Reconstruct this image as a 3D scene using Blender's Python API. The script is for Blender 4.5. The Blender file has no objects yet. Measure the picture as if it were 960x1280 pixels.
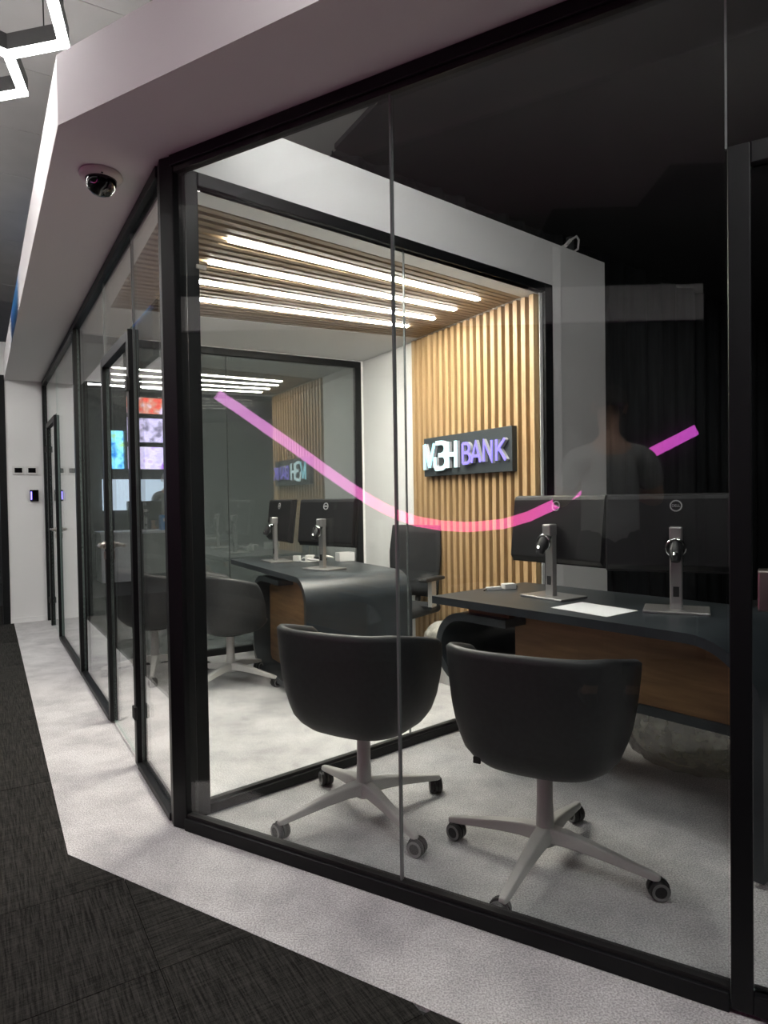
import bpy, bmesh, math, random
from mathutils import Vector, Matrix
random.seed(7)
S = bpy.context.scene
C = S.collection
sin, cos, rad, PI = math.sin, math.cos, math.radians, math.pi

# ------------------------------------------------------------------ camera
def make_camera():
    p, r = 0.02129, -0.01555
    fwd = Vector((0, cos(p), -sin(p))); up0 = Vector((0, sin(p), cos(p))); rt0 = Vector((1, 0, 0))
    rt = rt0 * cos(r) + up0 * sin(r); up = -rt0 * sin(r) + up0 * cos(r)
    cd = bpy.data.cameras.new('camera'); cd.sensor_fit = 'VERTICAL'; cd.sensor_height = 36.0
    cd.lens = 830.0 / 1280.0 * 36.0; cd.clip_start = 0.05; cd.clip_end = 100
    o = bpy.data.objects.new('camera', cd); C.objects.link(o)
    m = Matrix((rt, up, -fwd)).transposed().to_4x4(); m.translation = (0, 0, 1.24)
    o.matrix_world = m; S.camera = o
make_camera()

# ------------------------------------------------------------------ light and exposure
HEX_POWER = 27.0        # hexagon pendant lamp over the corridor corner
HEX_POWER_FULL = 66.0   # its neighbours, out of the frame, some added as fill light
STRIP_POWER = 145.0      # light lines in the slatted ceiling
SWOOSH_POWER = 8.0      # neon line on the opposite front
AMBIENT = 0.012
w = bpy.data.worlds.new('world'); S.world = w; w.use_nodes = True
w.node_tree.nodes['Background'].inputs[0].default_value = (0.9, 0.95, 1.0, 1)
w.node_tree.nodes['Background'].inputs[1].default_value = AMBIENT
S.view_settings.view_transform = 'Standard'; S.view_settings.look = 'None'
S.view_settings.gamma = 1.0; S.view_settings.use_curve_mapping = False
S.view_settings.exposure = 0.0
try:
    S.cycles.transparent_max_bounces = 32; S.cycles.max_bounces = 10; S.cycles.glossy_bounces = 6
    S.cycles.sample_clamp_indirect = 6.0
except Exception:
    pass

# ------------------------------------------------------------------ materials
def nodes_of(name):
    m = bpy.data.materials.new(name); m.use_nodes = True
    nt = m.node_tree; b = nt.nodes.get('Principled BSDF')
    return m, nt, b
def mat(name, col, rough=0.5, metal=0.0, noise=0.0, scale=30.0, bump=0.0, stretch=None, spec=0.5, detail=3.0, obrand=False):
    m, nt, b = nodes_of(name)
    b.inputs['Roughness'].default_value = rough; b.inputs['Metallic'].default_value = metal
    b.inputs['Specular IOR Level'].default_value = spec
    c = (col[0], col[1], col[2], 1)
    b.inputs['Base Color'].default_value = c
    if noise or bump:
        tc = nt.nodes.new('ShaderNodeTexCoord'); mp = nt.nodes.new('ShaderNodeMapping')
        nz = nt.nodes.new('ShaderNodeTexNoise'); nz.inputs['Scale'].default_value = scale; nz.inputs['Detail'].default_value = detail
        if stretch: mp.inputs['Scale'].default_value = stretch
        nt.links.new(tc.outputs['Object'], mp.inputs['Vector'])
        if obrand:
            oi = nt.nodes.new('ShaderNodeObjectInfo'); ad = nt.nodes.new('ShaderNodeVectorMath'); ad.operation = 'MULTIPLY_ADD'
            ad.inputs[1].default_value = (7, 5, 3); nt.links.new(oi.outputs['Random'], ad.inputs[0]); nt.links.new(mp.outputs[0], ad.inputs[2])
            nt.links.new(ad.outputs[0], nz.inputs['Vector'])
        else:
            nt.links.new(mp.outputs[0], nz.inputs['Vector'])
        if noise:
            mx = nt.nodes.new('ShaderNodeMixRGB')
            mx.inputs[1].default_value = tuple(max(0, v * (1 - noise)) for v in col) + (1,)
            mx.inputs[2].default_value = tuple(min(1, v * (1 + noise)) for v in col) + (1,)
            rp = nt.nodes.new('ShaderNodeValToRGB'); rp.color_ramp.elements[0].position = 0.35; rp.color_ramp.elements[1].position = 0.65
            nt.links.new(nz.outputs[0], rp.inputs[0]); nt.links.new(rp.outputs[0], mx.inputs[0]); nt.links.new(mx.outputs[0], b.inputs['Base Color'])
        if bump:
            bp = nt.nodes.new('ShaderNodeBump'); bp.inputs['Strength'].default_value = bump; bp.inputs['Distance'].default_value = 0.01
            nt.links.new(nz.outputs[0], bp.inputs['Height']); nt.links.new(bp.outputs[0], b.inputs['Normal'])
    return m
def emis(name, col, strength):
    m, nt, b = nodes_of(name)
    b.inputs['Base Color'].default_value = (col[0] * .5, col[1] * .5, col[2] * .5, 1)
    b.inputs['Emission Color'].default_value = (col[0], col[1], col[2], 1); b.inputs['Emission Strength'].default_value = strength
    return m
def glass(name, tint=(0.965, 0.98, 0.975), f0=0.04, base=0.0, gcol=(1, 1, 1)):
    # clear sheet: straight transmission plus a mirror reflection that grows towards grazing angles
    m, nt, b = nodes_of(name); nt.nodes.remove(b)
    out = nt.nodes['Material Output']
    tr = nt.nodes.new('ShaderNodeBsdfTransparent'); tr.inputs[0].default_value = tint + (1,)
    gl = nt.nodes.new('ShaderNodeBsdfGlossy'); gl.inputs['Roughness'].default_value = 0.0; gl.inputs[0].default_value = gcol + (1,)
    ge = nt.nodes.new('ShaderNodeNewGeometry')
    dt = nt.nodes.new('ShaderNodeVectorMath'); dt.operation = 'DOT_PRODUCT'
    nt.links.new(ge.outputs['Normal'], dt.inputs[0]); nt.links.new(ge.outputs['Incoming'], dt.inputs[1])
    def mth(op, a, bb):
        n = nt.nodes.new('ShaderNodeMath'); n.operation = op
        for i, v in enumerate((a, bb)):
            if v is None: continue
            if isinstance(v, (int, float)): n.inputs[i].default_value = v
            else: nt.links.new(v, n.inputs[i])
        return n.outputs[0]
    a = mth('ABSOLUTE', dt.outputs['Value'], None); i1 = mth('SUBTRACT', 1.0, a); p5 = mth('POWER', i1, 5.0)
    f = mth('ADD', mth('MULTIPLY', p5, 1 - f0), f0 + base)
    mx = nt.nodes.new('ShaderNodeMixShader'); nt.links.new(f, mx.inputs[0])
    nt.links.new(tr.outputs[0], mx.inputs[1]); nt.links.new(gl.outputs[0], mx.inputs[2]); nt.links.new(mx.outputs[0], out.inputs[0])
    return m
def wood(name, c1, c2, scale=(30, 30, 1.5), rough=0.5):
    m, nt, b = nodes_of(name)
    tc = nt.nodes.new('ShaderNodeTexCoord'); mp = nt.nodes.new('ShaderNodeMapping'); mp.inputs['Scale'].default_value = scale
    oi = nt.nodes.new('ShaderNodeObjectInfo'); ad = nt.nodes.new('ShaderNodeVectorMath'); ad.operation = 'MULTIPLY_ADD'; ad.inputs[1].default_value = (9, 4, 6)
    nz = nt.nodes.new('ShaderNodeTexNoise'); nz.inputs['Scale'].default_value = 2.0; nz.inputs['Detail'].default_value = 5
    rp = nt.nodes.new('ShaderNodeValToRGB'); rp.color_ramp.elements[0].color = c1 + (1,); rp.color_ramp.elements[1].color = c2 + (1,)
    rp.color_ramp.elements[0].position = .3; rp.color_ramp.elements[1].position = .7
    nt.links.new(tc.outputs['Object'], mp.inputs[0]); nt.links.new(oi.outputs['Random'], ad.inputs[0]); nt.links.new(mp.outputs[0], ad.inputs[2])
    nt.links.new(ad.outputs[0], nz.inputs['Vector']); nt.links.new(nz.outputs[0], rp.inputs[0]); nt.links.new(rp.outputs[0], b.inputs['Base Color'])
    b.inputs['Roughness'].default_value = rough
    return m
def carpet_light():
    m, nt, b = nodes_of('light_carpet_fibre')
    tc = nt.nodes.new('ShaderNodeTexCoord')
    n1 = nt.nodes.new('ShaderNodeTexNoise'); n1.inputs['Scale'].default_value = 190; n1.inputs['Detail'].default_value = 4
    n2 = nt.nodes.new('ShaderNodeTexNoise'); n2.inputs['Scale'].default_value = 4.5; n2.inputs['Detail'].default_value = 5; n2.inputs['Roughness'].default_value = .62
    nt.links.new(tc.outputs['Object'], n1.inputs[0]); nt.links.new(tc.outputs['Object'], n2.inputs[0])
    r1 = nt.nodes.new('ShaderNodeValToRGB'); r1.color_ramp.elements[0].position = .38; r1.color_ramp.elements[1].position = .62
    r1.color_ramp.elements[0].color = (.42, .41, .41, 1); r1.color_ramp.elements[1].color = (.74, .725, .725, 1)
    r2 = nt.nodes.new('ShaderNodeValToRGB'); r2.color_ramp.elements[0].position = .32; r2.color_ramp.elements[1].position = .62
    r2.color_ramp.elements[0].color = (.7, .7, .71, 1); r2.color_ramp.elements[1].color = (1, 1, 1, 1)
    mx = nt.nodes.new('ShaderNodeMixRGB'); mx.blend_type = 'MULTIPLY'; mx.inputs[0].default_value = 1
    nt.links.new(n1.outputs[0], r1.inputs[0]); nt.links.new(n2.outputs[0], r2.inputs[0])
    nt.links.new(r1.outputs[0], mx.inputs[1]); nt.links.new(r2.outputs[0], mx.inputs[2]); nt.links.new(mx.outputs[0], b.inputs['Base Color'])
    bp = nt.nodes.new('ShaderNodeBump'); bp.inputs['Strength'].default_value = .5; bp.inputs['Distance'].default_value = .006
    nt.links.new(n1.outputs[0], bp.inputs['Height']); nt.links.new(bp.outputs[0], b.inputs['Normal'])
    b.inputs['Roughness'].default_value = 1; b.inputs['Specular IOR Level'].default_value = .1
    return m
def carpet_dark(name, sc):
    m, nt, b = nodes_of(name)
    tc = nt.nodes.new('ShaderNodeTexCoord'); mp = nt.nodes.new('ShaderNodeMapping'); mp.inputs['Scale'].default_value = sc
    mp2 = nt.nodes.new('ShaderNodeMapping'); mp2.inputs['Scale'].default_value = (sc[1], sc[0], 1)
    n1 = nt.nodes.new('ShaderNodeTexNoise'); n1.inputs['Scale'].default_value = 1; n1.inputs['Detail'].default_value = 5; n1.inputs['Roughness'].default_value = .7
    n2 = nt.nodes.new('ShaderNodeTexNoise'); n2.inputs['Scale'].default_value = 1; n2.inputs['Detail'].default_value = 4; n2.inputs['Roughness'].default_value = .7
    n3 = nt.nodes.new('ShaderNodeTexNoise'); n3.inputs['Scale'].default_value = 260
    nt.links.new(tc.outputs['Object'], mp.inputs[0]); nt.links.new(tc.outputs['Object'], mp2.inputs[0])
    nt.links.new(mp.outputs[0], n1.inputs[0]); nt.links.new(mp2.outputs[0], n2.inputs[0]); nt.links.new(tc.outputs['Object'], n3.inputs[0])
    a = nt.nodes.new('ShaderNodeMath'); a.operation = 'MULTIPLY_ADD'; a.inputs[1].default_value = .45
    nt.links.new(n2.outputs[0], a.inputs[0]); nt.links.new(n1.outputs[0], a.inputs[2])
    a2 = nt.nodes.new('ShaderNodeMath'); a2.operation = 'MULTIPLY_ADD'; a2.inputs[1].default_value = .25
    nt.links.new(n3.outputs[0], a2.inputs[0]); nt.links.new(a.outputs[0], a2.inputs[2])
    rp = nt.nodes.new('ShaderNodeValToRGB'); rp.color_ramp.elements[0].position = .72; rp.color_ramp.elements[1].position = 1.08
    rp.color_ramp.elements[0].color = (.008, .0077, .0072, 1); rp.color_ramp.elements[1].color = (.040, .038, .035, 1)
    nt.links.new(a2.outputs[0], rp.inputs[0]); nt.links.new(rp.outputs[0], b.inputs['Base Color'])
    b.inputs['Roughness'].default_value = 1; b.inputs['Specular IOR Level'].default_value = .1
    return m
def screen_mat(name, c1, c2, c3, strength, scale=3.0):
    m, nt, b = nodes_of(name)
    tc = nt.nodes.new('ShaderNodeTexCoord')
    nz = nt.nodes.new('ShaderNodeTexNoise'); nz.inputs['Scale'].default_value = scale; nz.inputs['Detail'].default_value = 2
    rp = nt.nodes.new('ShaderNodeValToRGB'); e = rp.color_ramp.elements
    e[0].position = .35; e[0].color = c1 + (1,); e[1].position = .65; e[1].color = c3 + (1,); k = e.new(.5); k.color = c2 + (1,)
    nt.links.new(tc.outputs['Object'], nz.inputs[0]); nt.links.new(nz.outputs[0], rp.inputs[0])
    nt.links.new(rp.outputs[0], b.inputs['Emission Color']); b.inputs['Emission Strength'].default_value = strength
    b.inputs['Base Color'].default_value = (.02, .02, .02, 1)
    return m
def gradient_mat(name, stops, strength, axis=0, lo=0.0, hi=1.0):
    m, nt, b = nodes_of(name)
    tc = nt.nodes.new('ShaderNodeTexCoord'); sp = nt.nodes.new('ShaderNodeSeparateXYZ'); mr = nt.nodes.new('ShaderNodeMapRange')
    mr.inputs['From Min'].default_value = lo; mr.inputs['From Max'].default_value = hi
    nt.links.new(tc.outputs['Object'], sp.inputs[0]); nt.links.new(sp.outputs[axis], mr.inputs[0])
    rp = nt.nodes.new('ShaderNodeValToRGB'); e = rp.color_ramp.elements
    e[0].position = stops[0][0]; e[0].color = stops[0][1] + (1,); e[1].position = stops[-1][0]; e[1].color = stops[-1][1] + (1,)
    for p, c in stops[1:-1]:
        k = e.new(p); k.color = c + (1,)
    nt.links.new(mr.outputs[0], rp.inputs[0]); nt.links.new(rp.outputs[0], b.inputs['Emission Color'])
    b.inputs['Emission Strength'].default_value = strength; b.inputs['Base Color'].default_value = (.1, .1, .1, 1)
    return m

M = dict(
    white=mat('white_wall_paint', (.86, .855, .845), .75, bump=.03, scale=120),
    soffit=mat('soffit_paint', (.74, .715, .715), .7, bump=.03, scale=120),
    grey=mat('grey_wall_paint', (.33, .33, .325), .8),
    dark=mat('dark_wall_paint', (.03, .031, .032), .85),
    darkgrey=mat('dark_grey_panel', (.07, .072, .075), .8),
    tile=mat('ceiling_tile_grey', (.40, .394, .38), .85, noise=.05, scale=3),
    black=mat('black_frame_metal', (.006, .0065, .0072), .45, bump=.02, scale=200, spec=.22),
    gasket=mat('black_rubber_gasket', (.006, .006, .006), .6),
    pane=glass('clear_glass', f0=.052),
    pane_back=glass('reflective_glass', tint=(.55, .58, .57), f0=.16),
    edge=mat('glass_edge', (.35, .45, .42), .15, spec=.8),
    seal=mat('glass_joint_seal', (.16, .17, .17), .25),
    carpet=carpet_light(), dcar=carpet_dark('dark_carpet_fibre', (150, 7, 1)), dcar2=carpet_dark('dark_carpet_fibre_turned', (7, 150, 1)),
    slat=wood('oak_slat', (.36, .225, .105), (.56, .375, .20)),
    slatback=mat('dark_slat_backing', (.075, .05, .03), .8),
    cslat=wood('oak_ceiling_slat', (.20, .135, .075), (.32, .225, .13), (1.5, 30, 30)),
    desk=mat('anthracite_laminate', (.026, .032, .037), .36, noise=.15, scale=8, bump=.015),
    panel=wood('walnut_panel', (.17, .085, .032), (.27, .145, .06), (2, 20, 20)),
    shell=mat('charcoal_upholstery', (.021, .022, .0235), .5, noise=.12, scale=60, bump=.03),
    base=mat('white_cast_metal', (.56, .55, .53), .38),
    rubber=mat('caster_black', (.012, .012, .013), .4),
    rim=mat('caster_grey', (.22, .22, .22), .4),
    mon=mat('monitor_black_plastic', (.009, .009, .010), .5, bump=.01, scale=300, spec=.3),
    scr=mat('monitor_dark_screen', (.004, .004, .005), .12),
    silver=mat('brushed_silver', (.46, .45, .44), .33, .75),
    chrome=mat('chrome', (.6, .6, .6), .12, 1.0),
    logo=mat('silver_logo', (.42, .43, .43), .35, .3),
    paper=mat('printed_paper', (.83, .84, .86), .6, noise=.06, scale=40, stretch=(1, 14, 1)),
    plug=mat('white_plastic', (.72, .72, .70), .4),
    steel=mat('satin_steel', (.42, .39, .35), .32, .9),
    alu=mat('grey_aluminium', (.07, .07, .07), .4, .5),
    hexl=emis('pendant_diffuser', (1.0, .985, .97), HEX_POWER), hexf=emis('pendant_diffuser_full', (1.0, .985, .97), HEX_POWER_FULL), upl=emis('added_uplight_diffuser', (1.0, .98, .96), 110.0), hexg=emis('added_pendant_diffuser', (1.0, .985, .97), HEX_POWER_FULL * 1.25), dim=emis('added_light_line', (1.0, .97, .93), 95.0),  # upl, hexg and dim serve unseen added lamps
    strip=emis('light_line_diffuser', (1.0, .93, .84), STRIP_POWER),
    board=mat('sign_board_anthracite', (.035, .043, .048), .5),
    curtain=mat('black_drape', (.05, .054, .057), .9, noise=.2, scale=3, stretch=(6, 6, .4)),
    strut=mat('dull_grey_steel', (.12, .13, .13), .6),
    mesh=mat('black_mesh_fabric', (.012, .013, .015), .75, noise=.3, scale=400),
    domew=mat('dome_camera_white', (.62, .57, .55), .5),
    domeb=mat('dome_smoked_plastic', (.006, .006, .006), .06, spec=.8),
    plast=mat('crumpled_clear_film', (.60, .58, .53), .25, noise=.3, scale=22, bump=.9),
    film=mat('dull_clear_film', (.26, .25, .19), .22, noise=.35, scale=18, bump=.8),
    box=mat('pale_board', (.66, .66, .65), .7),
    skin=mat('skin', (.46, .28, .2), .55), hair=mat('dark_hair', (.015, .012, .01), .6), hairg=mat('grey_hair', (.4, .4, .4), .7),
    polo=mat('grey_polo_cloth', (.27, .275, .28), .9, noise=.1, scale=60), trouser=mat('dark_trouser_cloth', (.02, .02, .025), .9),
    shirt=mat('grey_jumper_cloth', (.2, .2, .19), .9), shoe=mat('black_shoe_leather', (.012, .012, .012), .4),
    blue=mat('blue_card', (.02, .22, .62), .5), counter=mat('white_counter_laminate', (.68, .70, .72), .4),
    greypanel=mat('grey_green_board', (.25, .26, .24), .7),
)

for k_, a_ in (('plast', .75), ('film', .6)): M[k_].node_tree.nodes['Principled BSDF'].inputs['Alpha'].default_value = a_

# ------------------------------------------------------------------ mesh builder
class MB:
    def __init__(s): s.v = []; s.f = []; s.m = []; s.sm = []
    def add(s, vs, fs, mi=0, smooth=False):
        k = len(s.v); s.v += [tuple(x) for x in vs]
        for f in fs: s.f.append(tuple(i + k for i in f)); s.m.append(mi); s.sm.append(smooth)
        return s
    def box(s, x0, x1, y0, y1, z0, z1, mi=0):
        vs = [(x0, y0, z0), (x1, y0, z0), (x1, y1, z0), (x0, y1, z0), (x0, y0, z1), (x1, y0, z1), (x1, y1, z1), (x0, y1, z1)]
        return s.add(vs, [(3, 2, 1, 0), (4, 5, 6, 7), (0, 1, 5, 4), (1, 2, 6, 5), (2, 3, 7, 6), (3, 0, 4, 7)], mi)
    def prism(s, poly, z0, z1, mi=0):
        a = sum(poly[i][0] * poly[(i + 1) % len(poly)][1] - poly[(i + 1) % len(poly)][0] * poly[i][1] for i in range(len(poly)))
        if a < 0: poly = poly[::-1]
        n = len(poly); vs = [(p[0], p[1], z0) for p in poly] + [(p[0], p[1], z1) for p in poly]
        return s.add(vs, [tuple(range(n - 1, -1, -1)), tuple(range(n, 2 * n))] + [(i, (i + 1) % n, n + (i + 1) % n, n + i) for i in range(n)], mi)
    def prism_x(s, poly, x0, x1, mi=0, smooth=False):       # poly in (y, z), extruded along x
        n = len(poly); vs = [(x0, p[0], p[1]) for p in poly] + [(x1, p[0], p[1]) for p in poly]
        s.add(vs, [(i, (i + 1) % n, n + (i + 1) % n, n + i) for i in range(n)], mi, smooth)
        return s.add(vs, [tuple(range(n - 1, -1, -1)), tuple(range(n, 2 * n))], mi)
    def tube(s, path, rr, n=8, mi=0, closed=False, caps=True, sy=1.0):
        P = [Vector(p) for p in path]; k = len(P)
        rs = rr if isinstance(rr, (list, tuple)) else [rr] * k
        rings = []; up = Vector((0, 0, 1)); nprev = None
        for i in range(k):
            t = (P[min(i + 1, k - 1)] - P[max(i - 1, 0)]).normalized()
            if nprev is None:
                a = t.cross(up)
                if a.length < 1e-4: a = t.cross(Vector((1, 0, 0)))
                a.normalize()
            else:
                a = nprev - t * nprev.dot(t); a.normalize()
            nprev = a; b = t.cross(a)
            rings.append([P[i] + a * (cos(2 * PI * j / n) * rs[i]) + b * (sin(2 * PI * j / n) * rs[i] * sy) for j in range(n)])
        vs = [v for r in rings for v in r]
        fs = [(i * n + j, i * n + (j + 1) % n, (i + 1) * n + (j + 1) % n, (i + 1) * n + j) for i in range(k - 1) for j in range(n)]
        s.add(vs, fs, mi, True)
        if caps: s.add(rings[0], [tuple(range(n - 1, -1, -1))], mi); s.add(rings[-1], [tuple(range(n))], mi)
        return s
    def lathe(s, prof, n=20, cx=0, cy=0, mi=0, axis='z', caps=True):
        vs = []
        for r, z in prof:
            for j in range(n):
                a = 2 * PI * j / n
                if axis == 'z': vs.append((cx + r * cos(a), cy + r * sin(a), z))
                elif axis == 'y': vs.append((cx + r * cos(a), z, cy + r * sin(a)))
                else: vs.append((z, cx + r * cos(a), cy + r * sin(a)))
        k = len(prof)
        s.add(vs, [(i * n + j, i * n + (j + 1) % n, (i + 1) * n + (j + 1) % n, (i + 1) * n + j) for i in range(k - 1) for j in range(n)], mi, True)
        if caps:
            s.add(vs[:n], [tuple(range(n - 1, -1, -1))], mi); s.add(vs[-n:], [tuple(range(n))], mi)
        return s
    def xf(s, mtx):
        s.v = [tuple(mtx @ Vector(p)) for p in s.v]; return s
    def mesh(s, name, mats):
        me = bpy.data.meshes.new(name); me.from_pydata(s.v, [], s.f)
        for m in (mats if isinstance(mats, (list, tuple)) else [mats]): me.materials.append(m)
        me.polygons.foreach_set('material_index', s.m); me.polygons.foreach_set('use_smooth', s.sm)
        me.update()
        bm = bmesh.new(); bm.from_mesh(me); bmesh.ops.recalc_face_normals(bm, faces=bm.faces); bm.to_mesh(me); bm.free()
        return me
    def obj(s, name, mats, parent=None, bevel=0.0, loc=None, rz=0.0, seg=2):
        o = bpy.data.objects.new(name, s.mesh(name, mats)); C.objects.link(o)
        if parent: o.parent = parent
        if loc: o.location = loc
        o.rotation_euler.z = rz
        if bevel:
            b = o.modifiers.new('bevel', 'BEVEL'); b.width = bevel; b.segments = seg; b.limit_method = 'ANGLE'; b.angle_limit = rad(40)
        return o
def from_mesh(name, me, parent=None):
    o = bpy.data.objects.new(name, me); C.objects.link(o); o.parent = parent; return o
def tag(o, label, cat, group=None, kind=None):
    o['label'] = label; o['category'] = cat
    if group: o['group'] = group
    if kind: o['kind'] = kind
    return o
def empty(name, loc, rz=0.0):
    o = bpy.data.objects.new(name, None); C.objects.link(o); o.location = loc; o.rotation_euler.z = rz; o.empty_display_size = .1; return o
def thing(name, label, cat, loc, rz=0.0, group=None):
    return tag(empty(name, loc, rz), label, cat, group)
def struct(o, label=None):
    o['kind'] = 'structure'
    if label: o['label'] = label
    return o
def copy_tree(o, parent=None):
    c = o.copy(); C.objects.link(c)
    if parent: c.parent = parent
    for ch in list(o.children): copy_tree(ch, c)
    return c

# ------------------------------------------------------------------ plan of the place (metres)
def D(az): return Vector((sin(rad(az)), cos(rad(az))))
def rz(az): return rad(90 - az)                       # local +x runs along compass bearing az
def isect(a, da, b, db):
    d = da.x * db.y - da.y * db.x; w_ = b - a
    return a + da * ((w_.x * db.y - w_.y * db.x) / d)
AL, AR, AI, AB, AS = -31.46, 120.2, 50.18, 60.0, 150.0  # left front, right front, partition, back glass, slat wall
P = Vector((-.8063, 2.5152))
HS, HT, HB = 2.515, 2.75, 2.773                         # soffit, fascia top, white portal top
S0 = Vector((.241, 5.251))
BL = P + D(AL) * 2.666
CB = isect(S0, D(AS), BL, D(AB))                        # corner slat wall / back glass
SI = isect(S0, D(AS), P, D(AI))                         # corner slat wall / partition
EW = P + D(AL) * 5.3
nL = Vector((cos(rad(AL)), -sin(rad(AL))))              # into the glass rooms
nRin = Vector((.503, .864))
OPP = Vector((-2.5365, .605)); AO = 148.5               # front of the glass box across the corridor

# ------------------------------------------------------------------ floor
fl = struct(MB().box(-11, 8, -8, 14, -.06, -.012).obj('floor', M['dark']))
def clip_poly(poly, a, n):                              # keep side where (p-a).n >= 0
    out = []
    for i in range(len(poly)):
        p, q = poly[i], poly[(i + 1) % len(poly)]
        dp, dq = (p - a).dot(n), (q - a).dot(n)
        if dp >= 0: out.append(p)
        if (dp >= 0) != (dq >= 0): out.append(p + (q - p) * (dp / (dp - dq)))
    return out
CC = Vector((-1.134, 2.318))                            # corner of the light carpet
cL = CC + D(AL + .55) * 5.5; cR = CC + D(121.0) * 4.2
lc = [CC, cL, cL + nL * 5.2, Vector((6.5, 9.5)), Vector((6.5, 2)), cR]
MB().prism([tuple(p) for p in lc], -.012, 0.0).obj('carpet', M['carpet'], fl)['label'] = 'light grey mottled carpet inside and around the glass front'
# dark carpet tiles, laid square to the corridor
tu, tv = D(148.5), D(58.5)
nl_, nr_ = -nL, Vector((-.515, -.857))
k = 0
for i in range(-14, 12):
    for j in range(-10, 6):
        o0 = Vector((-1.3, 1.9)) + tu * (i * .5) + tv * (j * .5)
        g = .0012
        sq = [o0 + tu * g + tv * g, o0 + tu * (.5 - g) + tv * g, o0 + tu * (.5 - g) + tv * (.5 - g), o0 + tu * g + tv * (.5 - g)]
        ctr = o0 + tu * .25 + tv * .25
        if ctr.x < -6.2 or ctr.y < -1.4 or ctr.y > 8 or ctr.x > 1.6: continue
        # the carpet edge is the outer corner of two lines: keep what lies outside either of them
        polys = []
        a = clip_poly(sq, CC, Vector((-cos(rad(AL + .55)), sin(rad(AL + .55)))))
        if len(a) > 2: polys.append(a)
        b = clip_poly(sq, CC, Vector((-cos(rad(AL + .55)), sin(rad(AL + .55)))) * -1)
        if len(b) > 2:
            b = clip_poly(b, CC, Vector((-.515, -.857)))
            if len(b) > 2: polys.append(b)
        for pl in polys:
            ar = abs(sum(pl[q].x * pl[(q + 1) % len(pl)].y - pl[(q + 1) % len(pl)].x * pl[q].y for q in range(len(pl)))) / 2
            if ar < .0004: continue
            if ctr.y < .2 and ctr.x > -.2 and False: continue
            loc = Vector((ctr.x, ctr.y, 0)); R = Matrix.Rotation(-rz(148.5), 2)
            lp = [R @ (p - ctr) for p in pl]
            MB().prism([tuple(p) for p in lp], -.012, -.0005 - .0008 * random.random()).obj('carpet_tile', M['dcar'] if random.random() < .25 else M['dcar2'], fl, loc=loc, rz=rz(148.5))
            k += 1

# ------------------------------------------------------------------ corridor ceiling, in panels
ce = struct(MB().box(-11, 8, -8, 14, 3.32, 3.4).obj('ceiling', M['darkgrey']))
pu, pv = D(148.5), D(58.5)
for i in range(-18, 6):
    for j in range(-6, 9):
        o0 = Vector((-1.0, 2.9)) + pu * (i * .6) + pv * (j * .6); ctr = o0 + pu * .3 + pv * .3
        # the ceiling is black over the unlit rooms to the right of this line
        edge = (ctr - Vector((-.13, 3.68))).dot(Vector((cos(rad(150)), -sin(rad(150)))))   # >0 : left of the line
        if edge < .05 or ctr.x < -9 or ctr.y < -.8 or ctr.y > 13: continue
        m_ = MB().box(-.298, .298, -.298, .298, 3.3, 3.32)
        m_.obj('ceiling_panel', M['tile'], ce, loc=(ctr.x, ctr.y, 0), rz=rz(148.5))
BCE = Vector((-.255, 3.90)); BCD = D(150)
MB().prism([tuple(BCE - BCD * .0), tuple(BCE + BCD * 9), tuple(BCE + BCD * 9 + D(60) * 9), tuple(BCE + D(50.2) * 12)], 3.27, 3.299).obj('dark_ceiling_panel', M['dark'], ce)['label'] = 'black painted ceiling over the unlit room'

# ------------------------------------------------------------------ soffit over the glass front
so_c = P + Vector((-.2745, -.2445))
def off(dist, az0): return P + D(az0) * dist
oL = so_c + D(AL) * 6.0; oR = so_c + D(AR) * 4.0
iL = P + D(AL) * 6.0 + nL * .05; iR = P + D(AR) * 4.2 + nRin * .05; iP = P + Vector((.06, .07))
tr = struct(MB().prism([tuple(v) for v in (so_c, oL, iL, iP)], HS, HT).prism([tuple(v) for v in (so_c, iP, iR, oR)], HS, HT).obj('trim_1', M['soffit']),
            'white plaster soffit band running round the corner above the glass front')

# ------------------------------------------------------------------ glass fronts
def pane(parent, x0, x1, z0, z1, y=0.0, t=.010, m='pane'):
    o = MB().box(x0, x1, y - t / 2, y + t / 2, z0, z1)
    o.m = [1, 1, 0, 1, 0, 1]
    return o.obj('pane', [M[m], M['edge']], parent)
def bar(parent, name, x0, x1, y0, y1, z0, z1, m='black', bevel=.003):
    return MB().box(x0, x1, y0, y1, z0, z1).obj(name, M[m], parent, bevel)
# corner post
MBp = MB(); e1 = P + D(AL) * .055; e2 = P + D(AR) * .06
MBp.prism([tuple(v) for v in (P + Vector((-.012, -.014)), e1 - nL * .012, e1 + nL * .05, P + D(76) * .07, e2 + nRin * .05, e2 - nRin * .012)], 0, HS)
struct(MBp.obj('trim_2', M['black'], bevel=.004), 'black metal corner post where the two glass fronts meet')
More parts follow.
